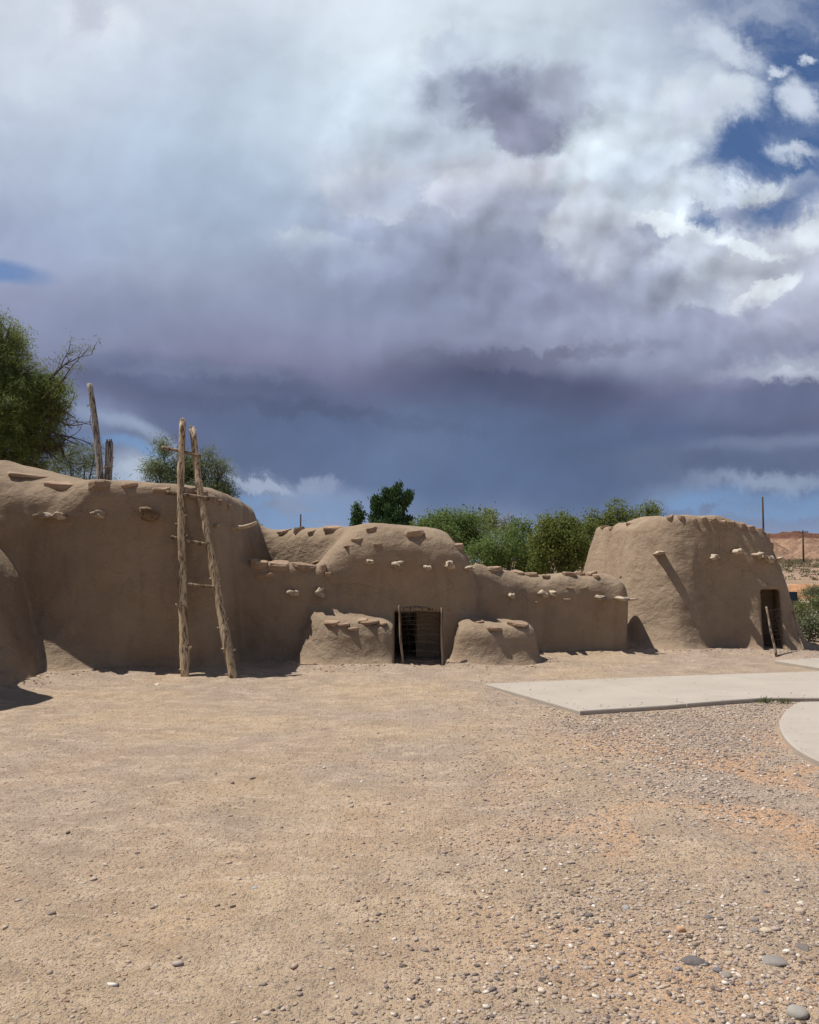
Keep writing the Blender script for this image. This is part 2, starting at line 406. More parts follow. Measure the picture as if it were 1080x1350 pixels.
# ---- stone slabs set along the parapets
def slab_mesh(w, d, h, rg):
    n = rg.randint(7, 10); ang = sorted(rg.uniform(0, 2 * math.pi) for _ in range(n))
    ang = [2 * math.pi * (i + rg.uniform(-.3, .3)) / n for i in range(n)]
    def sup(t):
        c, s = math.cos(t), math.sin(t); return (abs(c) ** 3.2 + abs(s) ** 3.2) ** (-1 / 3.2)
    ring = [(math.cos(t) * w / 2 * sup(t) * rg.uniform(.82, 1.08), math.sin(t) * d / 2 * sup(t) * rg.uniform(.82, 1.1)) for t in ang]
    V = []
    lev = [(-h / 2, .86), (-h * .25, 1.0), (h * .1, 1.03), (h * .38, .98), (h / 2, .88)]
    for z, s in lev:
        for (x, y) in ring:
            V.append((x * s * rg.uniform(.94, 1.05), y * s * rg.uniform(.94, 1.05), z + rg.uniform(-.1, .1) * h))
    Fs = []
    L = len(lev)
    for i in range(L - 1):
        for k in range(n):
            k2 = (k + 1) % n; Fs.append((i * n + k, i * n + k2, (i + 1) * n + k2, (i + 1) * n + k))
    V.append((0, 0, -h / 2)); V.append((rg.uniform(-.1, .1) * w, 0, h / 2 * 1.1)); a = L * n
    for k in range(n):
        k2 = (k + 1) % n; Fs.append((a, k2, k)); Fs.append((a + 1, (L - 1) * n + k, (L - 1) * n + k2))
    return mesh_py('capstone', V, Fs)
rgs = random.Random(5)
def capstone(px, py, wpx, hpx, dep=.28, sink=.35, key=None, tilt=None):
    p, n = crest(px, py)
    if p is None: return
    sc = p[1] / F; w = wpx * sc; h = max(hpx * sc, .03)
    me = slab_mesh(w, dep, h, rgs); k = key or owner_at(p)
    o = bpy.data.objects.new('capstone', me); COL.objects.link(o); me.materials.append(M['stone'])
    nh = np.array([n[0], n[1], 0]); ln = np.linalg.norm(nh); yaw = math.atan2(nh[0], -nh[1]) if ln > .15 else 0
    yaw = max(-1.0, min(1.0, yaw))
    o.rotation_euler = (rgs.uniform(-.10, .10) + (.12), (tilt if tilt is not None else rgs.uniform(-.12, .12)), yaw)
    c = p - np.array([n[0], n[1], 0]) * (dep * sink)
    c[2] += h * .05
    o.location = Vector(c) - BL[k].location; o.parent = BL[k]
CAPS = [  # px, py, width, height in photo pixels
 (38, 627, 56, 5), (78, 641, 50, 11), (130, 641, 36, 13), (170, 640, 22, 6), (212, 645, 34, 7), (252, 648, 20, 8), (268, 652, 14, 9), (281, 658, 13, 9), (292, 663, 12, 9), (302, 669, 10, 9),
 (340, 745, 26, 12), (368, 748, 30, 12), (403, 748, 34, 9), (350, 758, 32, 7), (418, 742, 26, 7), (425, 752, 10, 14),
 (330, 706, 12, 5), (372, 703, 20, 8), (392, 701, 13, 10), (410, 703, 14, 7), (437, 698, 34, 8),
 (470, 711, 20, 5), (457, 720, 11, 3), (497, 718, 14, 4), (431, 757, 13, 7), (545, 704, 32, 8), (490, 699, 14, 8), (606, 713, 18, 9), (617, 722, 10, 6),
 (652, 751, 32, 6), (684, 755, 16, 4), (700, 758, 18, 5), (720, 760, 12, 4), (752, 757, 20, 5), (765, 755, 12, 6), (779, 757, 13, 5), (786, 760, 9, 5), (818, 760, 9, 4),
 (797, 692, 10, 4), (805, 697, 9, 5), (830, 691, 14, 5), (883, 684, 8, 8), (899, 683, 12, 6), (915, 686, 10, 6), (927, 685, 10, 7), (940, 686, 12, 7), (953, 688, 10, 6), (964, 689, 12, 6), (979, 693, 12, 8), (991, 697, 13, 8), (1003, 699, 11, 6), (1011, 700, 8, 7), (1018, 703, 7, 9),
 (437, 821, 25, 6), (453, 823, 18, 4), (466, 829, 19, 4), (488, 820, 27, 4), (503, 822, 16, 3), (478, 818, 14, 3),
 (632, 820, 14, 3), (651, 829, 22, 5), (684, 823, 28, 4),
]
for c in CAPS: capstone(*c, dep=.24 if c[2] < 22 else .30)
# thin flakes and pockets of broken plaster low on the walls
for (px, py, w, h) in [(752, 775, 12, 3), (770, 775, 12, 3), (748, 791, 14, 4), (285, 742, 10, 6), (707, 794, 6, 3)]:
    capstone(px, py, w, h, dep=.16, sink=.3)

tick('caps')
# ---- log ends
def log_end(w, h, ln, rg, broken=.38):
    n = 11; m = 9; V = []; ph = [rg.uniform(0, 6.28) for _ in range(4)]
    for i in range(m):
        t = i / (m - 1); y = .18 - t * (ln + .18)
        s = 1.0 - .10 * t + .10 * math.sin(t * 5 + ph[3])
        if i == m - 1: s *= .72
        for k in range(n):
            th = 2 * math.pi * k / n
            r = s * (1 + broken * (.55 * math.sin(2 * th + ph[0] + t) + .4 * math.sin(3 * th + ph[1] - 2 * t) + .35 * math.sin(5 * th + ph[2])) + rg.uniform(-.09, .09) * (1 + t))
            V.append((math.cos(th) * w / 2 * r, y + (rg.uniform(-.05, .05) if i > m - 3 else 0), math.sin(th) * h / 2 * r))
    Fs = []
    for i in range(m - 1):
        for k in range(n):
            k2 = (k + 1) % n; Fs.append((i * n + k, (i + 1) * n + k, (i + 1) * n + k2, i * n + k2))
    V.append((0, .18, 0)); V.append((rg.uniform(-.2, .2) * w, -ln + .03, rg.uniform(-.2, .2) * h)); a = m * n
    for k in range(n):
        k2 = (k + 1) % n; Fs.append((a, k, k2)); Fs.append((a + 1, (m - 1) * n + k2, (m - 1) * n + k))
    return mesh_py('log_end', V, Fs)
VIG = [ # px, py, w, h, protrusion m, yaw, material, tilt
 (60, 680, 24, 11, .22, 0, 'viga', 0), (77, 681, 20, 9, .20, .3, 'viga', -.1), (132, 678, 21, 11, .20, 0, 'viga', 0), (196, 679, 26, 17, .30, .2, 'viga', .06), (285, 693, 9, 5, .14, .3, 'viga', 0),
 (388, 781, 16, 9, .22, 0, 'viga', .1), (422, 781, 18, 13, .24, .1, 'viga', 0),
 (488, 741, 9, 8, .20, 0, 'viga', 0), (524, 744, 15, 12, .26, .1, 'viga', 0), (564, 748, 12, 10, .22, 0, 'viga', .3), (593, 745, 15, 11, .24, 0, 'viga', 0), (617, 749, 12, 7, .20, .2, 'viga', 0),
 (675, 784, 10, 8, .22, 0, 'viga', .4), (715, 783, 13, 9, .24, 0, 'viga', 0), (728, 782, 10, 7, .24, .1, 'viga', 0), (790, 787, 14, 7, .24, .1, 'viga', .15), (817, 789, 14, 6, .26, .2, 'viga', 0),
 (870, 729, 12, 6, .36, -.2, 'viga', 0), (940, 734, 12, 8, .24, 0, 'viga', .1), (972, 727, 11, 9, .30, -.1, 'viga', 0), (998, 731, 13, 6, .26, 0, 'viga', 0), (1003, 734, 11, 5, .26, 0, 'viga', 0), (1012, 737, 9, 9, .26, 0, 'viga', 0), (1023, 737, 8, 5, .24, .2, 'viga', 0),
]
for (px, py, w, h, ln, yaw, mt, tilt) in VIG:
    p, n = hit(px, py)
    if p is None or p[2] < .3: continue
    sc = p[1] / F; me = log_end(w * sc * .95, h * sc * .95, ln, rgs)
    o = bpy.data.objects.new('log_end', me); COL.objects.link(o); me.materials.append(M[mt])
    if px in (196,): me.materials.clear(); me.materials.append(M['viga_dark'])
    me.polygons.foreach_set('use_smooth', [True] * len(me.polygons))
    k = owner_at(p); o.rotation_euler = (tilt * .3, tilt, yaw)
    back = .10
    o.location = Vector(p + np.array([0, .05, 0])) - BL[k].location; o.parent = BL[k]
# long sticks that stand out of the walls
def stick(key, p0, p1, r0, r1, label=None):
    b = MB(); p0, p1 = np.array(p0), np.array(p1); pts = [p0 + (p1 - p0) * t + np.array([0, 0, .015 * math.sin(t * 7)]) for t in np.linspace(0, 1, 8)]
    b.tube(pts, [r0 + (r1 - r0) * t for t in np.linspace(0, 1, 8)], 7, rough=.25, flat=1.4)
    o = b.build('log_end', M['viga'], BL[key])
p, _ = hit(306, 699); stick('left', p + np.array([-.15, .1, 0]), at(338, 690, p[1] - .15), .04, .022)
p, _ = hit(815, 788); stick('link_b', p + np.array([-.1, .08, 0]), at(841, 790, p[1] - .15), .03, .02)
# ------------------------------------------------------------------ light
SUN = np.array([-.47, .125, 1.0]); SUN /= np.linalg.norm(SUN)
ld = bpy.data.lights.new('sun', 'SUN'); lo = bpy.data.objects.new('sun', ld); COL.objects.link(lo)
ld.energy = 5.0; ld.angle = R_(.55); ld.color = (1, .95, .87)
lo.rotation_euler = Vector(SUN).to_track_quat('Z', 'Y').to_euler(); lo.location = (-20, 12, 50)
SC.view_settings.view_transform = 'Standard'; SC.view_settings.look = 'None'
SC.view_settings.exposure = 0; SC.view_settings.gamma = 1
# ------------------------------------------------------------------ sky: Nishita daylight with storm clouds laid out by direction
def lin(c): return tuple((v / 255 / 12.92) if v / 255 <= .04045 else ((v / 255 + .055) / 1.055) ** 2.4 for v in c)
W = bpy.data.worlds.new('World'); SC.world = W; W.use_nodes = True
t = NT(W.node_tree); t.n.clear()
wout = t.new('ShaderNodeOutputWorld'); bg = t.new('ShaderNodeBackground'); t.l.new(bg.outputs[0], wout.inputs[0])
sky = t.new('ShaderNodeTexSky', sky_type='NISHITA'); sky.sun_disc = False
sky.sun_elevation = math.asin(SUN[2]); sky.sun_rotation = math.atan2(SUN[0], SUN[1]); sky.altitude = 400; sky.air_density = 1.0; sky.dust_density = .6; sky.ozone_density = 2.5
D = t.new('ShaderNodeTexCoord').outputs['Generated']
sp = t.new('ShaderNodeSeparateXYZ'); t.l.new(D, sp.inputs[0])
yy = t.math('MAXIMUM', sp.outputs[1], .12)
cb = t.new('ShaderNodeCombineXYZ'); t.put(cb.inputs[0], t.math('DIVIDE', sp.outputs[0], yy)); t.put(cb.inputs[1], t.math('DIVIDE', sp.outputs[2], yy))
P0 = cb.outputs[0]
def warp(vec, scale, amp, detail=3, rough=.5):
    n = t.noise(vec, scale, detail, rough, 0, '2D').outputs['Color']
    a = t.new('ShaderNodeVectorMath', operation='MULTIPLY_ADD'); t.put(a.inputs[0], n); a.inputs[1].default_value = (amp, amp, 0); 
    s = t.new('ShaderNodeVectorMath', operation='ADD'); t.put(s.inputs[0], vec); s.inputs[1].default_value = (-amp / 2, -amp / 2, 0)
    t.l.new(s.outputs[0], a.inputs[2]); return a.outputs[0]
PS = warp(warp(P0, 3.0, .10, 2), 13, .022, 5, .6)                    # soft, slow shapes
PC = warp(warp(P0, 5, .055, 2), 17, .062, 7, .66)  # crisp, billowing edges
def pv(px, py):
    d = ray(px, py); return d[0] / d[1], d[2] / d[1]
LAST = [None]
def cc(c):
    r, g, b = c; l = .35 * r + .5 * g + .15 * b; k = .68
    return lin((l + (r - l) * k - 9, l + (g - l) * k - 1, l + (b - l) * .97 + 1))
def blob(vec, px, py, rx, ry, rot=0, soft=.5):
    u, v = pv(px, py)
    if LAST[0] is not None:      # a nudge of a billionth that only fixes the order in which the layers are worked out
        q = t.new('ShaderNodeVectorMath', operation='MULTIPLY_ADD'); t.put(q.inputs[0], LAST[0]); q.inputs[1].default_value = (1e-9,) * 3; t.put(q.inputs[2], vec); vec = q.outputs[0]
    m = t.mapping(vec, (rx / F, ry / F, 1), (u, v, 0), (0, 0, R_(-rot)), 'TEXTURE')
    g = t.new('ShaderNodeVectorMath', operation='LENGTH'); t.put(g.inputs[0], m)
    return t.mrange(g.outputs['Value'], 1 + soft, max(0, 1 - soft), 0, 1)
def add(col, vec, px, py, rx, ry, c, rot=0, soft=.6, op=1.0):
    f = blob(vec, px, py, rx, ry, rot, soft)
    if op < 1: f = t.math('MULTIPLY', f, op)
    LAST[0] = t.mix(f, col, cc(c)); return LAST[0]
# vertical base of the cloud deck
sv = t.new('ShaderNodeSeparateXYZ'); t.put(sv.inputs[0], PS)
v0, v1 = pv(540, 760)[1], pv(540, 0)[1]
vf = t.mrange(sv.outputs[1], v0, v1, 0, 1, 'LINEAR')
def vp(py): return (pv(540, py)[1] - v0) / (v1 - v0)
base = t.ramp(vf, [(0, lin((158, 174, 198))), (vp(700), lin((134, 150, 180))), (vp(650), lin((108, 122, 152))), (vp(590), lin((97, 108, 138))), (vp(530), lin((108, 112, 142))), (vp(470), lin((128, 131, 160))),
      (vp(390), lin((146, 150, 177))), (vp(310), lin((172, 180, 202))), (vp(200), lin((192, 203, 220))), (vp(90), lin((203, 213, 228))), (1, lin((212, 220, 233)))])
c = base
S_, C_ = PS, PC
for a in [  # vec, px, py, rx, ry, colour, rot, soft, opacity
 (S_, 90, 250, 190, 110, (183, 191, 212), 0, .8, .8), (S_, 60, 330, 170, 60, (158, 164, 192), 0, .8, .8),
 (S_, 100, 45, 90, 90, (214, 216, 230), 0, .9, .8), (C_, 130, 38, 52, 34, (233, 233, 242), 20, .8, .85), (C_, 118, 30, 22, 40, (203, 198, 214), 10, .9, .8), (C_, 60, 110, 50, 22, (216, 220, 232), 0, .9, .6), (C_, 158, 75, 26, 30, (222, 226, 238), 0, .9, .7),
 (S_, 330, 200, 190, 150, (190, 203, 221), 0, .8, .8), (S_, 300, 300, 150, 90, (170, 182, 204), 0, .9, .8), (S_, 410, 110, 130, 90, (203, 213, 226), 0, .9, .8),
 (S_, 600, 40, 170, 90, (226, 233, 241), 0, .8, .9), (S_, 500, 150, 90, 60, (216, 226, 237), 0, .9, .7), (S_, 800, 80, 140, 90, (203, 213, 226), 0, .8, .8),
 (C_, 700, 60, 110, 32, (206, 214, 226), 12, .8, .8), (C_, 595, 62, 46, 22, (200, 207, 222), 5, .6, .8),
 (C_, 690, 175, 130, 110, (204, 210, 224), 0, .7, .9), (C_, 820, 130, 100, 70, (206, 213, 226), -20, .7, .9), (C_, 930, 130, 85, 42, (216, 220, 230), -25, .5, .85), (C_, 940, 110, 50, 20, (224, 226, 234), -20, .8, .8),
 (C_, 800, 220, 90, 50, (222, 230, 240), -30, .7, .8), (C_, 770, 170, 50, 60, (218, 225, 236), 20, .8, .7),
 # the dark wedge high in the middle
 (C_, 660, 118, 106, 42, (164, 165, 188), 6, .75, .95), (C_, 640, 128, 70, 40, (146, 145, 169), 20, .9, .95), (C_, 686, 158, 52, 44, (142, 139, 163), 30, .7, .9), (C_, 668, 180, 26, 34, (152, 146, 170), 0, .7, .8), (C_, 740, 120, 50, 40, (182, 183, 202), 0, .7, .8), (C_, 605, 100, 30, 18, (158, 158, 182), 30, .7, .8),
 (C_, 590, 110, 14, 70, (196, 202, 218), -15, .8, .5), (C_, 560, 180, 30, 50, (196, 204, 220), 0, .9, .6),
 # lit shelves below it
 (C_, 760, 190, 60, 18, (226, 232, 241), -30, .7, .8), (C_, 620, 245, 100, 36, (212, 208, 222), -8, .8, .9), (C_, 500, 235, 90, 44, (210, 210, 224), 10, .8, .8), (C_, 700, 225, 50, 26, (218, 216, 228), -12, .8, .8), (C_, 560, 270, 70, 30, (204, 203, 219), 0, .8, .7),
 (S_, 600, 330, 190, 50, (164, 167, 191), 0, .8, .9), (C_, 470, 300, 70, 22, (168, 174, 198), 10, .7, .6), (C_, 420, 325, 70, 26, (188, 196, 213), 14, .6, .9), (C_, 395, 312, 36, 12, (200, 208, 222), 10, .7, .8),
 (C_, 780, 300, 60, 40, (208, 208, 221), -10, .7, .9), (C_, 740, 290, 36, 26, (218, 216, 227), 10, .7, .8), (C_, 800, 345, 40, 28, (206, 204, 217), 40, .7, .85), (C_, 840, 250, 90, 22, (208, 212, 224), -10, .7, .8), (C_, 870, 215, 60, 16, (226, 232, 241), -20, .8, .8),
 (C_, 905, 262, 80, 18, (216, 221, 232), -12, .5, .9), (C_, 1000, 245, 36, 12, (222, 225, 234), -14, .5, .85),
 (S_, 700, 400, 240, 60, (149, 147, 173), 0, .8, .85), (S_, 480, 400, 170, 60, (146, 149, 176), 0, .9, .7), (S_, 830, 420, 110, 70, (158, 158, 182), 0, .8, .8),
 # heads: ragged lit top, soft grey belly
 (C_, 424, 326, 72, 26, (186, 194, 211), 8, .7, .7), (S_, 440, 345, 66, 24, (158, 163, 188), 8, .8, .9),
 (C_, 505, 248, 84, 34, (216, 216, 227), 10, .22, .7), (S_, 520, 268, 90, 26, (182, 184, 204), 5, .8, .9),
 (C_, 640, 248, 88, 30, (219, 215, 227), -10, .20, .8), (S_, 660, 272, 96, 26, (176, 175, 197), -8, .8, .9),
 (C_, 785, 292, 66, 44, (216, 215, 226), 10, .20, .85), (S_, 800, 322, 66, 34, (176, 175, 196), 10, .8, .85),
 (C_, 790, 335, 40, 26, (200, 199, 213), 30, 1.2, .6),
 (C_, 815, 205, 80, 34, (222, 229, 239), -28, .2, .7), (S_, 830, 226, 76, 26, (196, 203, 218), -25, .8, .8),
 (C_, 935, 118, 74, 42, (220, 222, 231), -20, .16, .8), (S_, 925, 138, 62, 26, (196, 197, 212), -20, .8, .8),
 # right hand cumulus
 (C_, 960, 350, 108, 60, (212, 214, 226), 0, .22, .95), (S_, 950, 375, 90, 42, (182, 184, 204), 0, .8, .8), (C_, 1045, 365, 90, 74, (216, 214, 225), 0, .22, .95), (S_, 1050, 395, 74, 46, (186, 184, 202), 0, .8, .85), (C_, 900, 290, 52, 14, (238, 240, 246), 5, .5, .85), (C_, 985, 318, 50, 12, (236, 239, 245), 14, .6, .9), (C_, 1068, 300, 26, 30, (233, 235, 242), 0, .6, .9),
 (C_, 1015, 385, 56, 20, (234, 234, 240), -30, .3, .85), (C_, 980, 410, 26, 16, (222, 221, 230), 0, .8, .8), (C_, 920, 340, 40, 36, (212, 214, 227), 0, .8, .7), (C_, 870, 380, 44, 40, (168, 168, 191), 0, .8, .8), (C_, 1050, 430, 90, 40, (172, 168, 190), -10, .8, .9), (C_, 970, 450, 80, 32, (162, 160, 184), 0, .8, .85), (C_, 935, 385, 24, 20, (190, 192, 210), 0, .8, .7),
 (S_, 960, 470, 150, 26, (150, 150, 175), 0, .8, .7),
 # dark bellies
 (S_, 700, 505, 180, 44, (94, 92, 120), 0, .6, 1), (C_, 670, 472, 110, 12, (112, 106, 132), 0, .6, .6), (S_, 300, 522, 200, 32, (99, 102, 130), 4, .55, .95), (S_, 380, 560, 150, 20, (98, 105, 136), 0, .8, .8), (S_, 215, 500, 90, 16, (112, 115, 145), 10, .8, .7), (S_, 120, 440, 150, 40, (140, 146, 173), 0, .8, .6),
 (S_, 860, 560, 150, 34, (95, 100, 132), 0, .8, .85), (S_, 600, 590, 260, 54, (97, 111, 143), 0, .8, .9), (C_, 1045, 494, 90, 14, (176, 176, 194), -8, 1.2, .85), (C_, 1065, 504, 44, 8, (200, 198, 210), -8, 1.2, .8), (S_, 1010, 530, 120, 24, (112, 115, 145), 0, .7, .9), (S_, 960, 600, 130, 26, (108, 115, 146), 0, .7, .85), (S_, 1040, 585, 90, 9, (132, 139, 165), 0, .9, .7), (S_, 960, 608, 90, 12, (98, 105, 133), 5, .8, .7), (C_, 860, 600, 60, 8, (104, 110, 138), 0, 1.2, .6), (C_, 430, 548, 150, 10, (88, 93, 120), 4, 1.3, .6), (C_, 790, 470, 90, 12, (128, 122, 146), -4, 1.3, .6), (S_, 560, 640, 60, 70, (112, 125, 153), 0, .9, .6), (S_, 740, 620, 60, 60, (88, 99, 128), 0, .9, .6), (C_, 250, 495, 120, 9, (124, 127, 154), 4, 1.3, .6),
 (C_, 1030, 630, 100, 12, (154, 164, 188), 0, 1.3, .85), (S_, 870, 650, 50, 16, (132, 146, 176), 0, .8, .8), (S_, 650, 650, 180, 40, (98, 113, 146), 0, .8, .8),
 # bright gap over the horizon on the left
 (S_, 110, 550, 90, 22, (138, 148, 176), 20, .9, .7), (S_, 190, 578, 70, 8, (160, 169, 194), 18, .9, .7), (S_, 190, 628, 90, 26, (178, 187, 207), 0, .7, .9), (C_, 200, 618, 50, 14, (192, 198, 214), 10, .8, .6),
 (C_, 405, 662, 75, 24, (146, 155, 180), 8, .8, .85), (C_, 345, 645, 40, 7, (168, 175, 197), 6, .8, .8), (C_, 430, 640, 30, 14, (150, 156, 182), 0, .8, .7), (S_, 480, 670, 60, 20, (128, 142, 172), 0, .8, .8),
]:
    c = add(c, a[0], a[1], a[2], a[3], a[4], a[5], a[6], a[7] * (.62 if a[0] is C_ else 1), a[8])
# relief of the cloud surface
def shift(v, d):
    q = t.new('ShaderNodeVectorMath', operation='ADD'); t.put(q.inputs[0], v); q.inputs[1].default_value = d; return q.outputs[0]
PR = warp(P0, 9, .045, 5, .6)
def puff(v, scale, det):
    q = t.new('ShaderNodeTexVoronoi', voronoi_dimensions='2D', feature='SMOOTH_F1'); t.put(q.inputs['Vector'], v); q.inputs['Scale'].default_value = scale
    q.inputs['Detail'].default_value = det; q.inputs['Roughness'].default_value = .55; q.inputs['Smoothness'].default_value = .35; return q.outputs['Distance']
r1 = t.math('SUBTRACT', puff(shift(PR, (-.010, .020, 0)), 9, 2.0), puff(PR, 9, 2.0))
r2 = t.math('SUBTRACT', t.noise(PR, 7, 6, .6, 0, '2D').outputs[0], t.noise(shift(PR, (-.012, .022, 0)), 7, 6, .6, 0, '2D').outputs[0])
low_n = t.noise(PR, 3.4, 9, .60, 0, '2D').outputs[0]
crisp = t.math('ADD', t.math('MULTIPLY', blob(PS, 760, 250, 330, 190, 0, .6), .85), t.math('MULTIPLY', blob(PS, 1000, 380, 170, 130, 0, .6), .6), clamp=True)
amt = t.math('MULTIPLY_ADD', crisp, .62, .12)
k = t.math('ADD', t.math('MULTIPLY', t.math('MULTIPLY', r1, .70), amt), t.math('MULTIPLY', t.math('MULTIPLY', r2, .75), amt))
k = t.math('ADD', k, t.math('MULTIPLY', t.math('SUBTRACT', low_n, .5), .46)); k = t.math('ADD', k, 1.0)
k = t.math('MINIMUM', t.math('MAXIMUM', k, .6), 1.45)
kk = t.new('ShaderNodeVectorMath', operation='SCALE'); t.put(kk.inputs[0], c); t.put(kk.inputs['Scale'], k); c = kk.outputs[0]
LAST[0] = c
# holes: 1 = clear air
def umax(a, b): LAST[0] = t.math('MAXIMUM', a, b); return LAST[0]
h = blob(C_, 1130, 95, 185, 175, 0, .22)
h = umax(h, blob(S_, 1090, -20, 210, 120, 0, .75))
h = umax(h, blob(C_, 1030, 215, 118, 78, -10, .25))
h = umax(h, blob(C_, 925, 285, 26, 12, 20, .5))
h = umax(h, t.math('MULTIPLY', blob(S_, 4, 372, 62, 15, 8, .5), .85))
h = umax(h, t.math('MULTIPLY', blob(S_, 170, 596, 55, 6, 14, .8), .8))
h = umax(h, t.math('MULTIPLY', blob(S_, 340, 684, 130, 26, 0, .6), .75))
h = umax(h, t.math('MULTIPLY', blob(S_, 330, 655, 60, 9, 5, .6), .75))
h = umax(h, t.math('MULTIPLY', blob(S_, 990, 664, 150, 21, 0, .5), .92))
h = umax(h, t.math('MULTIPLY', blob(S_, 120, 700, 200, 16, 0, .6), .5))
puffs = None
for a in [(1062, 132, 20, 26, 0), (1035, 95, 16, 9, 0), (1040, 200, 30, 11, 5), (985, 250, 62, 15, -12), (905, 262, 80, 22, -10), (1030, 298, 22, 9, 0), (1072, 300, 34, 40, 0), (1085, 330, 70, 40, 0), (975, 130, 46, 30, -20), (1075, 75, 10, 8, 0),
          (960, 60, 60, 20, 30), (1040, 690, 120, 9, 0), (860, 674, 60, 6, 0), (930, 664, 14, 4, 0), (395, 668, 40, 8, 5), (360, 664, 18, 5, 0), (345, 706, 90, 5, 0)]:
    b = blob(C_, *a[:4], a[4], .65); b = t.math('MULTIPLY', b, .85 if a[1] > 400 or a[0] < 1000 and a[1] < 100 else .9); puffs = umax(puffs, b) if puffs is not None else b
h = t.math('MULTIPLY', h, t.math('SUBTRACT', 1, puffs), clamp=True)
wisp = t.noise(t.mapping(PC, (1, 2.2, 1), rot=(0, 0, .6)), 5, 6, .6, 0, '2D').outputs[0]
h = t.math('MULTIPLY', h, t.mrange(wisp, .38, .78, 1.0, .55))
# clear air: Nishita, bluer low down than the dry model makes it
skc = t.new('ShaderNodeVectorMath', operation='SCALE'); t.l.new(sky.outputs[0], skc.inputs[0]); skc.inputs['Scale'].default_value = .085
hs = t.new('ShaderNodeHueSaturation'); hs.inputs['Saturation'].default_value = 1.15; hs.inputs['Hue'].default_value = .508; t.l.new(skc.outputs[0], hs.inputs['Color'])
low = t.mrange(sp.outputs[2], .30, .16, 0, .88)
clear = t.mix(low, hs.outputs[0], lin((116, 150, 196)))
t.put(bg.inputs[0], t.mix(h, c, clear)); bg.inputs[1].default_value = 1.0
# behind and above the photographed part of the sky: broken cloud
bg2 = t.new('ShaderNodeBackground'); sky2 = t.new('ShaderNodeVectorMath', operation='SCALE'); t.l.new(sky.outputs[0], sky2.inputs[0]); sky2.inputs['Scale'].default_value = .05
gen = t.noise(D, 2.4, 6, .6, .8).outputs[0]
t.put(bg2.inputs[0], t.mix(t.mrange(gen, .40, .54, 0, 1), lin((145, 152, 174)), sky2.outputs[0])); bg2.inputs[1].default_value = 1.0
away = t.mrange(sp.outputs[1], .70, .60, 0, 1)
ms = t.new('ShaderNodeMixShader'); t.put(ms.inputs[0], away); t.l.new(bg.outputs[0], ms.inputs[1]); t.l.new(bg2.outputs[0], ms.inputs[2]); t.l.new(ms.outputs[0], wout.inputs[0])
W.cycles.sampling_method = 'NONE'
SC.cycles.max_bounces = 5; SC.cycles.diffuse_bounces = 3; SC.cycles.glossy_bounces = 2; SC.cycles.transmission_bounces = 3; SC.cycles.transparent_max_bounces = 4
SC.cycles.use_adaptive_sampling = True; SC.cycles.adaptive_threshold = .015
tick('sky')

# ------------------------------------------------------------------ ground
def gz(P):
    P = np.atleast_2d(P); X, Y = P[:, 0], P[:, 1]; Q = np.stack([X, Y, np.zeros_like(X)], 1)
    z = .022 * vnoise(Q, 1.6, 31) + .013 * vnoise(Q, .45, 32) + .0075 * vnoise(Q, .17, 33)
    m = (X > -9) & (X < 9) & (Y > 7.5) & (Y < 18)
    if m.any():
        Z0 = np.zeros(m.sum()); d = union(X[m], Y[m], Z0)
        z[m] += .09 * np.exp(-np.maximum(d, 0) / .45)
    z -= .085 * (np.abs(X - .13) < .42) * np.clip((Y - 12.15) / .25, 0, 1) * (Y < 15)
    # keep level under the concrete
    g = np.clip((X - 1.0) / 1.0, 0, 1) * np.clip((Y - 5.2) / .8, 0, 1) * np.clip((12.6 - Y) / .8, 0, 1)
    z = z * (1 - .85 * g) - .012 * g
    far = np.clip((Y - 22) / 60, 0, 1) * np.clip((X - 8) / 12, 0, 1)
    return z + .8 * far * vnoise(Q, 14, 35)
def axis(lo, a, b, hi, st):
    out = list(np.arange(a, b, st)); s = st
    while out[-1] < hi: s *= 1.14; out.append(out[-1] + s)
    s = st; pre = []
    x = a
    while x > lo: s *= 1.14; x -= s; pre.append(x)
    return np.array(pre[::-1] + out)
gx = axis(-2500, -6.6, 8.2, 2500, .035); gy = axis(-1500, 1.6, 15.2, 3000, .035)
GX, GY = np.meshgrid(gx, gy, indexing='ij'); GP = np.stack([GX.ravel(), GY.ravel()], 1)
GZ = gz(GP); nx, ny = len(gx), len(gy)
I = np.arange(nx * ny).reshape(nx, ny)
Q = np.stack([I[:-1, :-1].ravel(), I[1:, :-1].ravel(), I[1:, 1:].ravel(), I[:-1, 1:].ravel()], 1)
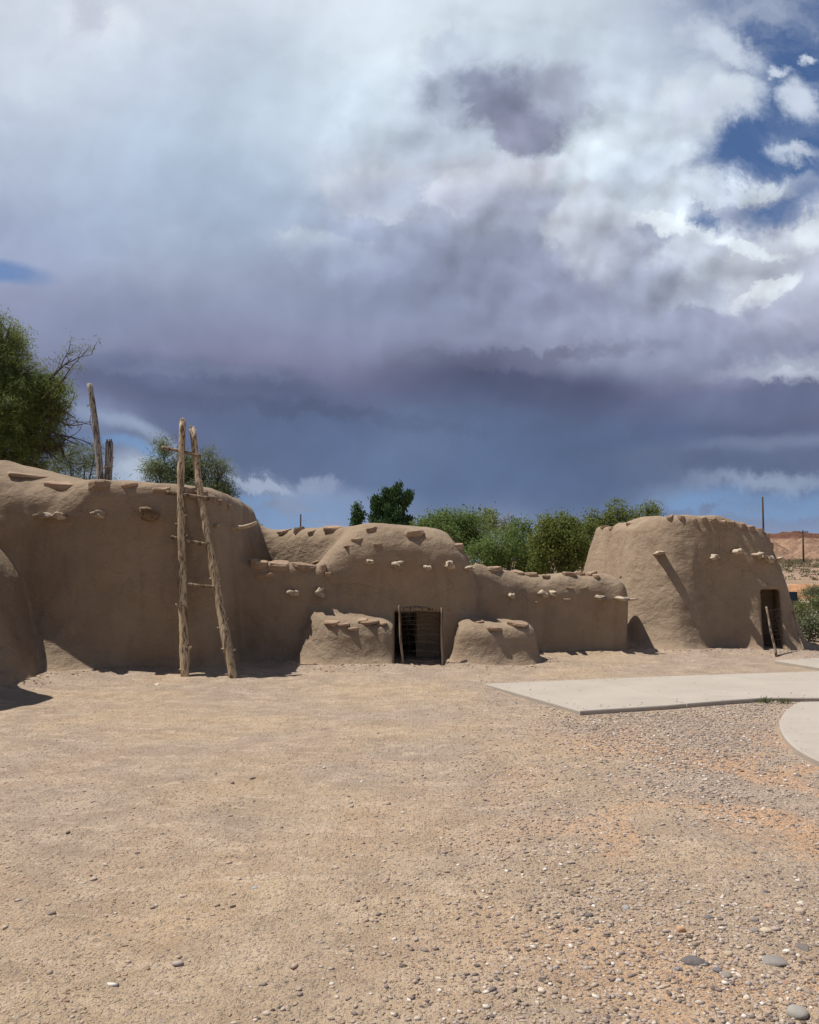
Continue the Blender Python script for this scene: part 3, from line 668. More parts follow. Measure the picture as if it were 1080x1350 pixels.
def mat_ground():
    m, t, b = material('gravelly_dirt'); P = geo_pos(t)
    sx = t.new('ShaderNodeSeparateXYZ'); t.l.new(P, sx.inputs[0])
    big = t.noise(P, .55, 6, .6).outputs[0]; mid = t.noise(P, 2.4, 7, .65, .4).outputs[0]; patch = t.noise(t.mapping(P, (1, 1, 1), (3.3, 8.1, 0)), .95, 6, .62, .5).outputs[0]
    dirt = t.mix(t.ramp(mid, [(.32, 0.), (.68, 1.)]), (.40, .293, .192), (.555, .422, .285))
    grit = t.mix(t.ramp(mid, [(.35, 0.), (.65, 1.)]), (.345, .266, .206), (.46, .365, .286))
    band = t.mrange(sx.outputs[1], 3.2, 6.0, 0, 1)                       # rose grey fines lie farther out, bare dirt close by
    c = t.mix(t.math('MULTIPLY', t.mrange(big, .36, .58), t.math('MULTIPLY_ADD', band, .6, .3)), dirt, grit)
    right = t.mrange(t.math('MULTIPLY_ADD', sx.outputs[0], 1.0, t.math('MULTIPLY', sx.outputs[1], -.12)), -.6, 1.8)
    nearf = t.mrange(sx.outputs[1], 9.2, 6.5)
    orange = t.math('MULTIPLY', t.mrange(patch, .47, .58), t.math('MULTIPLY', nearf, t.math('MULTIPLY_ADD', right, .80, .15)))
    c = t.mix(orange, c, (.60, .36, .20))
    dust = t.noise(t.mapping(P, (1, 2.2, 1), rot=(0, 0, .25)), 3.3, 7, .68, .6).outputs[0]; c = t.mix(t.mrange(dust, .50, .66, 0, .62), c, (.63, .485, .355)); c = t.mix(t.mrange(dust, .46, .30, 0, .40), c, (.28, .21, .15))
    def cells(scale, amt_lo, amt_hi, colr, seed):
        v = t.new('ShaderNodeTexVoronoi', feature='F1'); t.put(v.inputs['Vector'], t.mapping(P, (1, 1, 1), (seed, seed * 2, 0))); v.inputs['Scale'].default_value = scale
        s = t.new('ShaderNodeSeparateColor'); t.l.new(v.outputs['Color'], s.inputs[0])
        dome = t.mrange(v.outputs['Distance'], .62, .15, 0, 1)
        on = t.math('GREATER_THAN', s.outputs[0], amt_lo)
        return v, s, t.math('MULTIPLY', on, dome), dome
    hsum = None
    for sc, thr, seed, amp in ((30, .66, 1.3, 1.0), (62, .45, 4.1, .7), (130, .35, 7.7, .4)):
        v, s, on, dome = cells(sc, thr, 1, None, seed)
        colr = t.ramp(s.outputs[1], [(0, (.17, .135, .12)), (.3, (.30, .225, .18)), (.6, (.46, .345, .255)), (.85, (.42, .34, .31)), (1, (.62, .55, .47))], 'LINEAR')
        mk = t.math('MULTIPLY', t.mrange(on, .25, .5), t.math('MULTIPLY_ADD', right, .50, .40))
        c = t.mix(mk, c, colr)
        hh = t.math('MULTIPLY', on, amp); hsum = hh if hsum is None else t.math('ADD', hsum, hh)
    t.put(b.inputs['Base Color'], c)
    fine = t.noise(P, 45, 7, .72).outputs[0]; lump = t.noise(P, 9, 6, .62).outputs[0]
    hgt = t.math('ADD', t.math('MULTIPLY', fine, .9), t.math('MULTIPLY', hsum, .55))
    nrm = t.bump(lump, 1.0, .035)
    t.put(b.inputs['Normal'], t.bump(hgt, 1.0, .014, nrm)); return m
M['ground'] = mat_ground()
g = link('ground', mesh_np('ground', np.column_stack([GP, GZ]), Q), None, M['ground']); g['kind'] = 'structure'
tick('ground')

# ---- loose gravel: a stony scatter nobody could count
t_ = (1 + 5 ** .5) / 2
IV = np.array([(-1, t_, 0), (1, t_, 0), (-1, -t_, 0), (1, -t_, 0), (0, -1, t_), (0, 1, t_), (0, -1, -t_), (0, 1, -t_), (t_, 0, -1), (t_, 0, 1), (-t_, 0, -1), (-t_, 0, 1)]) / math.sqrt(1 + t_ * t_)
IF = np.array([(0, 11, 5), (0, 5, 1), (0, 1, 7), (0, 7, 10), (0, 10, 11), (1, 5, 9), (5, 11, 4), (11, 10, 2), (10, 7, 6), (7, 1, 8), (3, 9, 4), (3, 4, 2), (3, 2, 6), (3, 6, 8), (3, 8, 9), (4, 9, 5), (2, 4, 11), (6, 2, 10), (8, 6, 7), (9, 8, 1)])
def scatter(n, fn_xy, rlo, rhi, pw, name, mat, label, sink=.25):
    xy = fn_xy(n); n = len(xy)
    dist = np.hypot(xy[:, 0], xy[:, 1])
    r = rlo + (rhi - rlo) * rng.random(n) ** pw
    S = np.stack([r * rng.uniform(.8, 1.7, n), r * rng.uniform(.7, 1.15, n), r * rng.uniform(.32, .7, n)], 1)
    V = IV[None] * S[:, None] * (1 + rng.uniform(-.30, .26, (n, 12, 1)))
    a = rng.uniform(0, 6.283, n); c, s = np.cos(a), np.sin(a)
    x = V[..., 0] * c[:, None] - V[..., 1] * s[:, None]; y = V[..., 0] * s[:, None] + V[..., 1] * c[:, None]
    z0 = gz(xy) + S[:, 2] * (.5 - sink)
    V = np.stack([x + xy[:, :1], y + xy[:, 1:], V[..., 2] + z0[:, None]], -1).reshape(-1, 3)
    Fq = (IF[None] + 12 * np.arange(n)[:, None, None]).reshape(-1, 3)
    o = link(name, mesh_np(name, V, Fq), None, mat, smooth=False); tag(o, label, name.replace('_', ' '), kind='stuff'); return o
def mat_gravel(name, stops):
    m, t, b = material(name); g = t.new('ShaderNodeNewGeometry'); r = g.outputs['Random Per Island']
    c = t.ramp(r, stops); n = t.noise(g.outputs['Position'], 60, 4).outputs[0]
    c = t.mix(t.mrange(n, .35, .7, 0, .35), c, (.42, .30, .21)); t.put(b.inputs['Base Color'], c); return m
M['gravel'] = mat_gravel('mixed_gravel', [(0, (.10, .085, .082)), (.14, (.20, .165, .155)), (.34, (.33, .26, .22)), (.55, (.44, .34, .26)), (.72, (.40, .345, .325)), (.88, (.52, .43, .35)), (1, (.74, .70, .64))])
M['crumb'] = mat_gravel('dirt_crumbs', [(0, (.24, .165, .115)), (.4, (.38, .26, .175)), (.8, (.47, .34, .235)), (1, (.52, .40, .31))])
def on_slab(xy): return inside_any(xy)
def in_poly(xy, pts): return poly_sdf(xy[:, 0], xy[:, 1], pts) < .015
SLABS = {
 'walkway': [gnd(*p)[:2] for p in [(639, 905), (765, 941.5), (880, 934), (960, 927), (1010, 923.5), (1058, 924), (1250, 923), (1400, 880), (1080, 888), (860, 895.5)]],
 'round': [gnd(*p)[:2] for p in [(1060, 927), (1044, 934), (1033, 944), (1027, 958), (1030, 970), (1040, 984), (1056, 997), (1080, 1009), (1130, 1030), (1230, 1055), (1420, 1060), (1500, 960), (1300, 925.5)]],
 'back': [gnd(*p)[:2] for p in [(1022, 873.6), (1075, 870.5), (1220, 866), (1420, 872), (1180, 886), (1080, 883)]],
}
def off_concrete(xy):
    k = np.ones(len(xy), bool)
    for p in SLABS.values(): k &= poly_sdf(xy[:, 0], xy[:, 1], [tuple(q) for q in p]) > .03
    return k
def clear(xy):
    m = off_concrete(xy); Z0 = np.zeros(len(xy)); return xy[m & (union(xy[:, 0], xy[:, 1], Z0) > .12)]
def fan(n, rmin=2.2, rmax=13, wide=.72, p=1.15):
    r = rmin * (rmax / rmin) ** (rng.random(n) ** p); a = rng.uniform(-wide, wide, n); return np.stack([r * np.sin(a), r * np.cos(a)], 1)
def dens(xy, seed, sc, thr):
    return vnoise(np.column_stack([xy, np.zeros(len(xy))]), sc, seed) > thr - .35 * rng.random(len(xy))
def even(n):
    xy = fan(int(n * 3)); q = np.column_stack([xy, 0 * xy[:, 0]]); w = np.clip(.5 + 1.3 * vnoise(q, .8, 45) + .9 * vnoise(q, .3, 46), .12, 1); xy = xy[rng.random(len(xy)) < w]; xy = xy[off_concrete(xy) & (union(xy[:, 0], xy[:, 1], np.zeros(len(xy))) > .0)]; return xy[:int(n * 1.3)]
def stony(n):
    xy = fan(n * 6, 2.3, 11.5, .66, .95); w = 1 / (1 + np.exp(-(xy[:, 0] * 1.9 - .16 * xy[:, 1] - .2) * 1.6))
    q = np.column_stack([xy, 0 * xy[:, 0]]); w *= np.clip(.55 + 1.5 * vnoise(q, .9, 44) + .8 * vnoise(q, .3, 47), .06, 1)
    xy = xy[rng.random(len(xy)) < w * .5]; return clear(xy)[:n]
def verge(n):   # the washed gravel along the edge of the walk
    p = [gnd(*q)[:2] for q in [(700, 925), (900, 915), (1090, 915), (1100, 1000), (1080, 1110), (900, 1110), (740, 1010)]]
    lo = np.min(p, 0) - .6; hi = np.max(p, 0) + .6; xy = lo + (hi - lo) * rng.random((n * 3, 2)); pd = poly_sdf(xy[:, 0], xy[:, 1], [tuple(q) for q in p]); xy = xy[pd < -.9 * rng.random(len(xy)) ** 1.3]; return clear(xy)[:n]
scatter(32000, even, .0018, .0078, 4.0, 'dirt_crumbs', M['crumb'], 'fine brown crumbs of dirt strewn over the bare yard')
scatter(36000, stony, .0024, .013, 3.6, 'gravel', M['gravel'], 'mixed grey and tan gravel thickest toward the right of the yard')
scatter(16000, verge, .004, .016, 2.2, 'gravel', M['gravel'], 'coarse pale gravel banked along the concrete walk')
scatter(260, lambda n: clear(fan(n * 2, 2.5, 6.5, .62))[:n], .010, .019, 2.0, 'gravel', M['gravel'], 'sparse thumb sized stones scattered over the yard')
scatter(260, stony, .009, .016, 2.2, 'gravel', M['gravel'], 'larger rounded stones among the gravel at the right of the yard')
def wall_foot(n):
    xy = np.column_stack([rng.uniform(-6, 8, n * 14), rng.uniform(9.5, 15.5, n * 14)]); d = union(xy[:, 0], xy[:, 1], np.zeros(len(xy))); k = (d > -.06) & (rng.random(len(xy)) < np.exp(-np.maximum(d, 0) / .10)); return xy[k & off_concrete(xy)][:n]
scatter(3200, wall_foot, .003, .022, 3.2, 'plaster_crumbs', M['crumb'], 'crumbled mud plaster lying along the foot of the walls')
tick('gravel')

# grit trodden onto the walks
def on_walk(n):
    xy = fan(n * 30, 7.5, 15, .6); k = np.zeros(len(xy), bool)
    for p in SLABS.values(): k |= poly_sdf(xy[:, 0], xy[:, 1], [tuple(q) for q in p]) < -.02
    xy = xy[k]; e = np.min([np.abs(poly_sdf(xy[:, 0], xy[:, 1], [tuple(q) for q in p])) for p in SLABS.values()], 0); return xy[rng.random(len(xy)) < np.exp(-e / .15) + .05][:n]
_gz = gz; gz = lambda P: np.full(len(np.atleast_2d(P)), .037)
scatter(420, on_walk, .003, .009, 2.5, 'gravel', M['gravel'], 'grit and small stones strewn on the concrete walk')
gz = _gz
# ---- single rocks one can point at
def ico2():
    V = [tuple(v) for v in IV]; Fs = [tuple(f) for f in IF]
    for _ in range(2):
        mid = {}; NF = []
        def md(a, b):
            k = (min(a, b), max(a, b))
            if k not in mid:
                v = np.array(V[a]) + np.array(V[b]); V.append(tuple(v / np.linalg.norm(v))); mid[k] = len(V) - 1
            return mid[k]
        for a, b, c in Fs:
            x, y, z = md(a, b), md(b, c), md(c, a); NF += [(a, x, z), (b, y, x), (c, z, y), (x, y, z)]
        Fs = NF
    return np.array(V), np.array(Fs)
RV, RF = ico2()
ROCKS = [ # px, py, width px, height ratio, colour, label, smooth
 (1022, 1268, 38, .30, (.24, .225, .21), 'large flat grey rock lying flush in the dirt near the right edge', 0), (912, 1267, 33, .42, (.13, .12, .125), 'long dark grey stone, largest of the dark ones', 0),
 (930, 1271, 13, .6, (.10, .10, .115), 'small blue black stone touching the right end of the long dark one', 0), (893, 1278, 12, .9, (.30, .31, .33), 'pale blue grey stone left of the long dark stone', 0),
 (958, 1286, 14, .6, (.27, .24, .215), 'rounded grey brown pebble below and right of the long dark stone', 1), (946, 1279, 12, .45, (.15, .15, .165), 'low dark slate pebble just above the rounded grey brown one', 1),
 (1050, 1335, 24, .50, (.33, .31, .28), 'pale rounded cobble in the bottom right corner', 1), (898, 1231, 12, .75, (.55, .33, .20), 'orange pebble standing out among grey gravel', 1),
 (938, 1256, 14, .45, (.46, .33, .25), 'flat pink brown pebble above the long dark stone', 0), (961, 1260, 12, .6, (.46, .37, .27), 'beige pebble between the long dark stone and the flat grey rock', 1),
 (1059, 1250, 21, .42, (.17, .15, .14), 'dark mottled rock at the right edge above the flat grey rock', 0), (1045, 1263, 14, .4, (.26, .19, .15), 'flat brown stone at the right end of the flat grey rock', 0),
 (1057, 1270, 9, .8, (.09, .085, .08), 'small black stone standing on edge right of the flat grey rock', 0), (1010, 1231, 15, .4, (.55, .45, .33), 'flat cream pebble above the flat grey rock', 1),
 (995, 1231, 10, .55, (.26, .24, .22), 'round grey pebble left of the flat cream one', 1), (995, 1217, 10, .55, (.22, .20, .19), 'grey pebble higher up in line with the round grey one', 1),
 (934, 1210, 14, .55, (.14, .14, .155), 'dark slate pebble beside white gravel in the stony strip', 0), (826, 1194, 13, .65, (.30, .31, .32), 'blue grey pebble alone at the left of the stony strip', 0),
 (1028, 1184, 15, .45, (.40, .30, .22), 'tan stone on the orange soil patch, widest there', 0), (1014, 1197, 12, .55, (.42, .28, .19), 'rusty tan pebble just below the widest tan stone', 1),
 (1055, 1190, 12, .4, (.60, .55, .47), 'white flat pebble at the right edge of the orange patch', 0), (1011, 1177, 11, .4, (.10, .10, .11), 'black flat pebble at the top of the orange patch', 0),
 (1035, 1294, 14, .35, (.36, .21, .15), 'flat reddish brown stone below the flat grey rock', 0), (985, 1315, 9, .6, (.60, .52, .42), 'cream pebble low in the bare dirt left of the pale cobble', 1),
 (816, 1289, 11, .7, (.50, .47, .42), 'whitish angular stone low at the left of the stony strip', 0), (1055, 1202, 13, .5, (.46, .36, .28), 'light brown pebble under the white flat one at the right edge', 1),
 (181, 1123, 10, .6, (.12, .10, .095), 'single dark stone in the open dirt at the left', 0), (360, 1330, 8, .9, (.08, .07, .065), 'left one of two black lumps at the bottom edge', 0), (370, 1326, 9, .9, (.09, .075, .07), 'right one of two black lumps at the bottom edge', 0),
 (336, 1169, 9, .5, (.36, .38, .42), 'small bluish chip in the open dirt left of centre', 0), (438, 1297, 8, .6, (.60, .56, .50), 'small white chip in front, right of the two black lumps', 0), (208, 904, 8, .5, (.80, .78, .75), 'small white scrap lying left of the ladder foot', 0),
 (388, 1220, 8, .5, (.52, .36, .24), 'small peach coloured chip left of centre in the foreground', 0), (248, 1211, 7, .6, (.10, .09, .085), 'tiny dark stone low in the open dirt, between the ladder side and centre', 0),
 (477, 1029, 7, .5, (.66, .60, .52), 'pale chip on the rose grey ground at centre', 0), (714, 1303, 11, .5, (.62, .54, .44), 'pale cream stone in front of the stony strip, left part', 0), (715, 1292, 12, .6, (.12, .10, .095), 'dark stone right behind the pale cream one', 0),
]
for i, (px, py, w, hr, colr, lab, sm) in enumerate(ROCKS):
    p = gnd(px, py); p[2] = gz(p[None, :2])[0]; sc = np.linalg.norm(p - CAM) / F; ww = w * sc * .9
    rg = np.random.default_rng(100 + i)
    N = vnoise(RV + i * 7.3, .9, 51) * (.22 if sm else .30) + vnoise(RV + i * 3.1, .4, 52) * (.07 if sm else .14)
    V = RV * (1 + N)[:, None]
    if not sm:      # split faces: clip by a few planes
        for _ in range(13):
            n = rg.normal(size=3); n[2] = abs(n[2]); n /= np.linalg.norm(n); dd = V @ n; lim = rg.uniform(.62, .86); V -= np.maximum(dd - lim, 0)[:, None] * n
    V = V * np.array([ww / 2, ww / 2 * rg.uniform(.7, 1.0), ww * hr / 2 * 1.1 if sm else ww * hr * .42])
    a = rg.uniform(-.3, .3); V = V @ np.array(Matrix.Rotation(a, 3, 'Z')).T
    o = link('rock', mesh_np('rock', V, RF), None, None, smooth=bool(sm)); o.location = (p[0], p[1], p[2] + ww * hr * (.10 if sm else .02))
    m, t, b = material('rock_' + str(i)); n = t.noise(t.new('ShaderNodeTexCoord').outputs['Object'], 60, 6, .7).outputs[0]
    t.put(b.inputs['Base Color'], t.mix(t.mrange(n, .35, .7, 0, .5), colr, tuple(v * .6 + w_ for v, w_ in zip(colr, (.17, .125, .085))))); t.put(b.inputs['Normal'], t.bump(n, .6, .004))
    o.data.materials.append(m); tag(o, lab, 'stone', 'single stones lying on the dirt', 'thing')

# ------------------------------------------------------------------ concrete walks
def mat_conc():
    m, t, b = material('broom_finished_concrete'); P = geo_pos(t)
    n = t.noise(P, 1.3, 6, .6).outputs[0]; n2 = t.noise(t.mapping(P, (1, 5, 1), rot=(0, 0, .1)), 2.2, 6, .65).outputs[0]
    c = t.mix(t.ramp(n, [(.3, 0.), (.7, 1.)]), (.38, .335, .285), (.45, .40, .345)); c = t.mix(t.mrange(n2, .5, .72, 0, .35), c, (.33, .275, .22))
    c = t.mix(t.mrange(t.noise(P, 90, 4).outputs[0], .3, .7, 0, .22), c, (.50, .455, .40))
    sp_ = t.new('ShaderNodeTexVoronoi'); t.put(sp_.inputs['Vector'], P); sp_.inputs['Scale'].default_value = 7
    c = t.mix(t.mrange(sp_.outputs['Distance'], .06, .03, 0, .5), c, (.3, .25, .2))
    t.put(b.inputs['Base Color'], c); t.put(b.inputs['Normal'], t.bump(t.noise(P, 160, 3).outputs[0], .3, .002)); b.inputs['Roughness'].default_value = .9; return m
M['conc'] = mat_conc()
def clip_half(pts, a, b, keep):
    """clip polygon by line a-b, keep side sign, leaving a joint gap"""
    a = np.array(a); b = np.array(b); d = (b - a) / np.linalg.norm(b - a); n = np.array([-d[1], d[0]]) * keep; out = []
    f = [np.dot(np.array(p) - a, n) - .006 for p in pts]
    for i in range(len(pts)):
        j = (i + 1) % len(pts)
        if f[i] >= 0: out.append(np.array(pts[i]))
        if (f[i] >= 0) != (f[j] >= 0): tt = f[i] / (f[i] - f[j]); out.append(np.array(pts[i]) * (1 - tt) + np.array(pts[j]) * tt)
    return out
def smooth_poly(pts, closed=True, it=2):
    return pts
def slab(name, polys, top, label):
    b = MB()
    for pts in polys:
        ar = sum(pts[i][0] * pts[(i + 1) % len(pts)][1] - pts[(i + 1) % len(pts)][0] * pts[i][1] for i in range(len(pts)))
        if ar < 0: pts = pts[::-1]
        n = len(pts); c = sum(pts) / n
        rings = []
        for z, ins in ((-.12, 0), (top - .012, 0), (top - .003, .006), (top, .014)):
            r = []
            for i in range(n):
                p = np.array(pts[i]); e1 = p - pts[i - 1]; e2 = pts[(i + 1) % n] - p; e1 = e1 / np.linalg.norm(e1); e2 = e2 / np.linalg.norm(e2)
                nn = np.array([-e1[1] - e2[1], e1[0] + e2[0]]); nn = nn / (np.linalg.norm(nn) + 1e-9); r.append((*(p + nn * ins), z))
            rings.append(r)
        V = [v for r in rings for v in r]; Fs = [tuple(range(3 * n, 4 * n))]
        for k in range(3):
            for i in range(n): j = (i + 1) % n; Fs.append((k * n + i, k * n + j, (k + 1) * n + j, (k + 1) * n + i))
        b.add(V, Fs)
    o = b.build(name, M['conc'], None, False); o['kind'] = 'structure'; o['label'] = label; return o
def dense(pts, st=.12):
    out = []
    for i in range(len(pts)):
        a, b_ = np.array(pts[i]), np.array(pts[(i + 1) % len(pts)]); n = max(1, int(np.linalg.norm(b_ - a) / st)) if np.linalg.norm(b_ - a) < 4 else 1
        out += [a + (b_ - a) * k / n for k in range(n)]
    return out
J1 = gnd(796, 899)[:2], gnd(903, 931)[:2]
J2 = gnd(1010, 890)[:2], gnd(1200, 928)[:2]
w1 = [np.array(q) for q in SLABS['walkway']]
pa = clip_half(w1, *J1, -1); pb = clip_half(clip_half(w1, *J1, 1), *J2, -1); pc = clip_half(w1, *J2, 1)
slab('walkway', [pa, pb, pc], .035, 'pale concrete walk with a pointed end running in from the right')
def chaikin(pts, i0, i1):
    out = []
    for i in range(len(pts)):
        a = np.array(pts[i]); b_ = np.array(pts[(i + 1) % len(pts)])
        if i0 <= i < i1: out += [.75 * a + .25 * b_, .25 * a + .75 * b_]
        else: out.append(a)
    return out
slab('walkway', [chaikin(chaikin(SLABS['round'], 0, 8), 0, 16)], .038, 'rounded concrete lobe at the right edge of the yard')
slab('walkway', [[np.array(q) for q in SLABS['back']]], .035, 'narrow concrete strip by the gate of the right hand room')

# ------------------------------------------------------------------ pole ladders
def pole(b, p0, p1, r0, r1, bend=.02, n=26, knots=5, sd=0, k=12):
    rg = random.Random(sd); p0, p1 = np.array(p0, float), np.array(p1, float); L = np.linalg.norm(p1 - p0)
    ph = rg.uniform(0, 6); pts = []; rad = []
    ks = [rg.uniform(.06, .95) for _ in range(knots)]
    for i in range(n + 1):
        t = i / n
        pts.append(p0 + (p1 - p0) * t + np.array([math.sin(t * 5 + ph) * bend + math.sin(t * 13 + ph) * bend * .3, math.cos(t * 4 + ph) * bend * .4, 0]))
        r = r0 + (r1 - r0) * t
        for q in ks: r *= 1 + .16 * math.exp(-((t - q) / .012) ** 2)
        rad.append(r)
    b.tube(pts, rad, k, rough=.10, rg=rg)
    tp, tt = pts[-1], (pts[-1] - pts[-2]) / np.linalg.norm(pts[-1] - pts[-2])
    for j in range(5):   # splintered end
        a = j * 1.3 + ph; o_ = np.array([math.cos(a), math.sin(a), 0]) * rad[-1] * .6
        b.tube([tp + o_ - tt * .05, tp + o_ + tt * rg.uniform(.0, .03), tp + o_ + tt * rg.uniform(.03, .075)], [rad[-1] * .38, rad[-1] * .30, rad[-1] * .14], 5, rough=.2, rg=rg)
    for q in ks:     # stubs of cut branches
        i = int(q * n); c = pts[i]; a = rg.choice([0, math.pi]) + rg.uniform(-.6, .6); d = np.array([math.cos(a), -abs(math.sin(a)) * .6, rg.uniform(.2, .6)])
        rr = rad[i]; b.tube([c + d * rr * .5, c + d * rr * 1.25, c + d * rr * 1.55], [rr * .42, rr * .28, rr * .14], 6, rough=.2, rg=rg)
    return pts
def ladder(foot_l, top_l, foot_r, top_r, rungs, r, mat, label, group, rungmat, bend=.02):
    e = empty('pole_ladder', tuple((np.array(foot_l) + foot_r) / 2), label, 'ladder', group)
    A = B = None
    for sd, (f0, t0) in enumerate(((foot_l, top_l), (foot_r, top_r))):
        b = MB(); pts = pole(b, f0, t0, r * 1.08, r * .86, bend, sd=sd + 3, knots=9); b.build('pole', mat, e)
    for i, (a, c, rr) in enumerate(rungs):
        b = MB(); a, c = np.array(a), np.array(c); rg = random.Random(i + 50)
        pts = [a + (c - a) * t + np.array([0, 0, .012 * math.sin(3 * t + i)]) for t in np.linspace(0, 1, 10)]
        b.tube(pts, [rr * (1 + .1 * math.sin(j * 1.7 + i)) for j in range(10)], 8, rough=.14, rg=rg); b.build('rung', rungmat, e)
    return e
fl = gnd(242, 896); fr = gnd(306, 896); fl[2] = fr[2] = -.05
tl = at(239.5, 556, 11.95); tr = at(253, 566, 11.98)
def onl(px, py): # a point in the leaning plane of the ladder
    t = (py - 896) / (556 - 896); return at(px, py, 11.05 + .92 * t)
ladder(fl, tl, fr, tr, [(onl(213, 590), onl(264, 602), .026), (onl(219, 650) + [0, -.02, 0], onl(277, 657), .032), (onl(226, 709), onl(275, 717), .026), (onl(234, 768), onl(292, 774), .022)], .054, M['wood'],
       'tall ladder of two rough pale poles with four rungs leaning on the leftmost room', 'pole ladders', M['rung'])
# second ladder: only its weathered tops stand above the roof
a0 = at(132, 640, 13.6); a1 = at(118, 506, 13.9); b0 = at(144.5, 640, 13.6); b1 = at(143, 583, 13.8)
e = empty('pole_ladder', (float(a0[0]), float(a0[1]), 1.5), 'grey weathered pole tops of a ladder sticking up behind the roof of the leftmost room', 'ladder', 'pole ladders')
b = MB(); down = (a0 - a1) * .9; mid = at(130, 590, 13.75)
L0 = a0 + (a0 - mid) * 1.6; pts = []
for t in np.linspace(0, 1, 26): pts.append((1 - t) ** 2 * L0 + 2 * t * (1 - t) * (at(136, 590, 13.7) + np.array([0, 0, -.25])) + t * t * a1)
b.tube(pts, [.066 - .022 * i / 25 for i in range(26)], 11, rough=.12); b.build('pole', M['greywood'], e)
b = MB(); pole(b, b0 - np.array([0, 0, .9]), b1, .07, .062, .01, n=16, knots=3, sd=9); b.build('pole', M['greywood'], e)
b = MB(); b.tube([at(129, 619, 13.65), at(140, 616, 13.6), at(150, 615, 13.65)], [.016, .014, .008], 6, rough=.2); b.build('rung', M['greywood'], e)

# ------------------------------------------------------------------ wire gates
m, t, b_ = material('rusty_wire'); b_.inputs['Base Color'].default_value = (.15, .12, .10, 1); b_.inputs['Metallic'].default_value = .35; b_.inputs['Roughness'].default_value = .6; M['wire'] = m
M['gatewood'] = mat_wood('thin_gate_pole', (.27, .20, .15), (.38, .30, .22), (.07, .05, .035))
def wire_gate(Pf, rows, cols, postA, postB, label, wr=.0028, seed=1, ragged=True):
    e = empty('wire_gate', tuple(np.array(postA[0])), label, 'gate', 'wire gates in the doorways')
    for q in (postA, postB):
        b = MB(); p0, p1 = np.array(q[0]), np.array(q[1]); b.tube([p0 + (p1 - p0) * t + np.array([.006 * math.sin(9 * t), 0, 0]) for t in np.linspace(0, 1, 9)], [q[2] * (1 - .2 * i / 8) for i in range(9)], 8, rough=.12); b.build('post', M['gatewood'], e)
    rg = random.Random(seed); b = MB()
    for v in rows:
        ph = rg.uniform(0, 6); pts = [Pf(u, v + .010 * math.sin(7 * u + ph) + .004 * math.sin(19 * u + ph)) for u in np.linspace(0, 1, 14)]; b.tube(pts, wr, 4, cap=False)
    for u in cols:
        ph = rg.uniform(0, 6); pts = [Pf(u + .012 * math.sin(8 * v + ph), v) for v in np.linspace(rows[0], rows[-1], 16)]; b.tube(pts, wr, 4, cap=False)
    if ragged:
        for k in range(16):
            u, v = rg.uniform(-.12, .25), rg.uniform(.80, 1.0); pts = [Pf(u, v)]
            for _ in range(5): u += rg.uniform(-.05, .10); v += rg.uniform(-.05, .045); pts.append(Pf(u, v))
            b.tube(pts, wr * .9, 4, cap=False)
    b.build('wire_mesh', M['wire'], e); return e
YG = 12.36
gA = at(531, 876, YG); gA[2] = -.03; gB = at(583.5, 878, YG); gB[2] = -.03
def mid_gate(u, v):
    p0 = gA + (gB - gA) * u; top = at(526, 799, YG) + (at(582, 802, YG) - at(526, 799, YG)) * u
    p = p0 + (top - p0) * v; p[1] -= .035 * math.sin(math.pi * u) + .02 * v; p[2] += .025 * math.sin(u * math.pi) * v; return p
wire_gate(mid_gate, [.14, .29, .43, .55, .64, .71, .77, .83, .88, .94, 1.0], [0.02, .18, .36, .56, .76, .98],
   (gA, at(526, 798, YG), .020), (gB, at(582, 801, YG), .017), 'bent wire netting on two thin poles in front of the wide dark doorway', .0011)
# side gate at the right hand room
q0 = gnd(1024, 867); q1 = gnd(1061, 863); q0[2] = q1[2] = 0.0
qt0 = at(1010, 800, q0[1] + .30); qt1 = at(1045, 806, q1[1] + .35)
def r_gate(u, v): return q0 + (q1 - q0) * u * .55 + (qt0 - q0) * v + (0 if v < .5 else 0)
wire_gate(r_gate, [.06, .2, .34, .44, .52, .58, .63, .68, .73, .78, .83, .88, .93], [.05, .3, .55, .8, 1.0], (q0, qt0, .022), (q1, qt1, .018),
   'leaning pole gate with wire netting at the narrow right hand doorway', .0024, 5, False)
b = MB(); b.tube([q0 + np.array([0, 0, .03]), (q0 + q1) / 2 + np.array([0, 0, .025]), q1 + np.array([0, 0, .03])], .014, 6, rough=.2); b.build('bottom_bar', M['gatewood'], [o for o in bpy.data.objects if o.name.startswith('wire_gate')][-1])
# lean-to stick at the right of the wide doorway
tick('ladders')

# ------------------------------------------------------------------ trees
def leaf_mat(name, a, bb, c3=None, tr=.25):
    m, t, b = material(name); g = t.new('ShaderNodeNewGeometry'); r = g.outputs['Random Per Island']
    n = t.noise(g.outputs['Position'], 1.1, 3).outputs[0]
    c = t.mix(r, a, bb); c = t.mix(t.mrange(n, .4, .65, 0, .6), c, c3 or bb)
    t.put(b.inputs['Base Color'], c); b.inputs['Roughness'].default_value = .7; b.inputs['Specular IOR Level'].default_value = .25
    tl_ = t.new('ShaderNodeBsdfTranslucent'); t.put(tl_.inputs[0], c); mx = t.new('ShaderNodeMixShader'); mx.inputs[0].default_value = tr
    out = [n_ for n_ in t.n if n_.type == 'OUTPUT_MATERIAL'][0]; t.l.new(b.outputs[0], mx.inputs[1]); t.l.new(tl_.outputs[0], mx.inputs[2]); t.l.new(mx.outputs[0], out.inputs[0]); return m
m, t, b_ = material('bark'); P = geo_pos(t); n = t.noise(t.mapping(P, (12, 12, 2)), 1.5, 5).outputs[0]
t.put(b_.inputs['Base Color'], t.mix(t.mrange(n, .35, .65), (.10, .075, .055), (.22, .175, .135))); t.put(b_.inputs['Normal'], t.bump(n, .8, .02)); M['bark'] = m
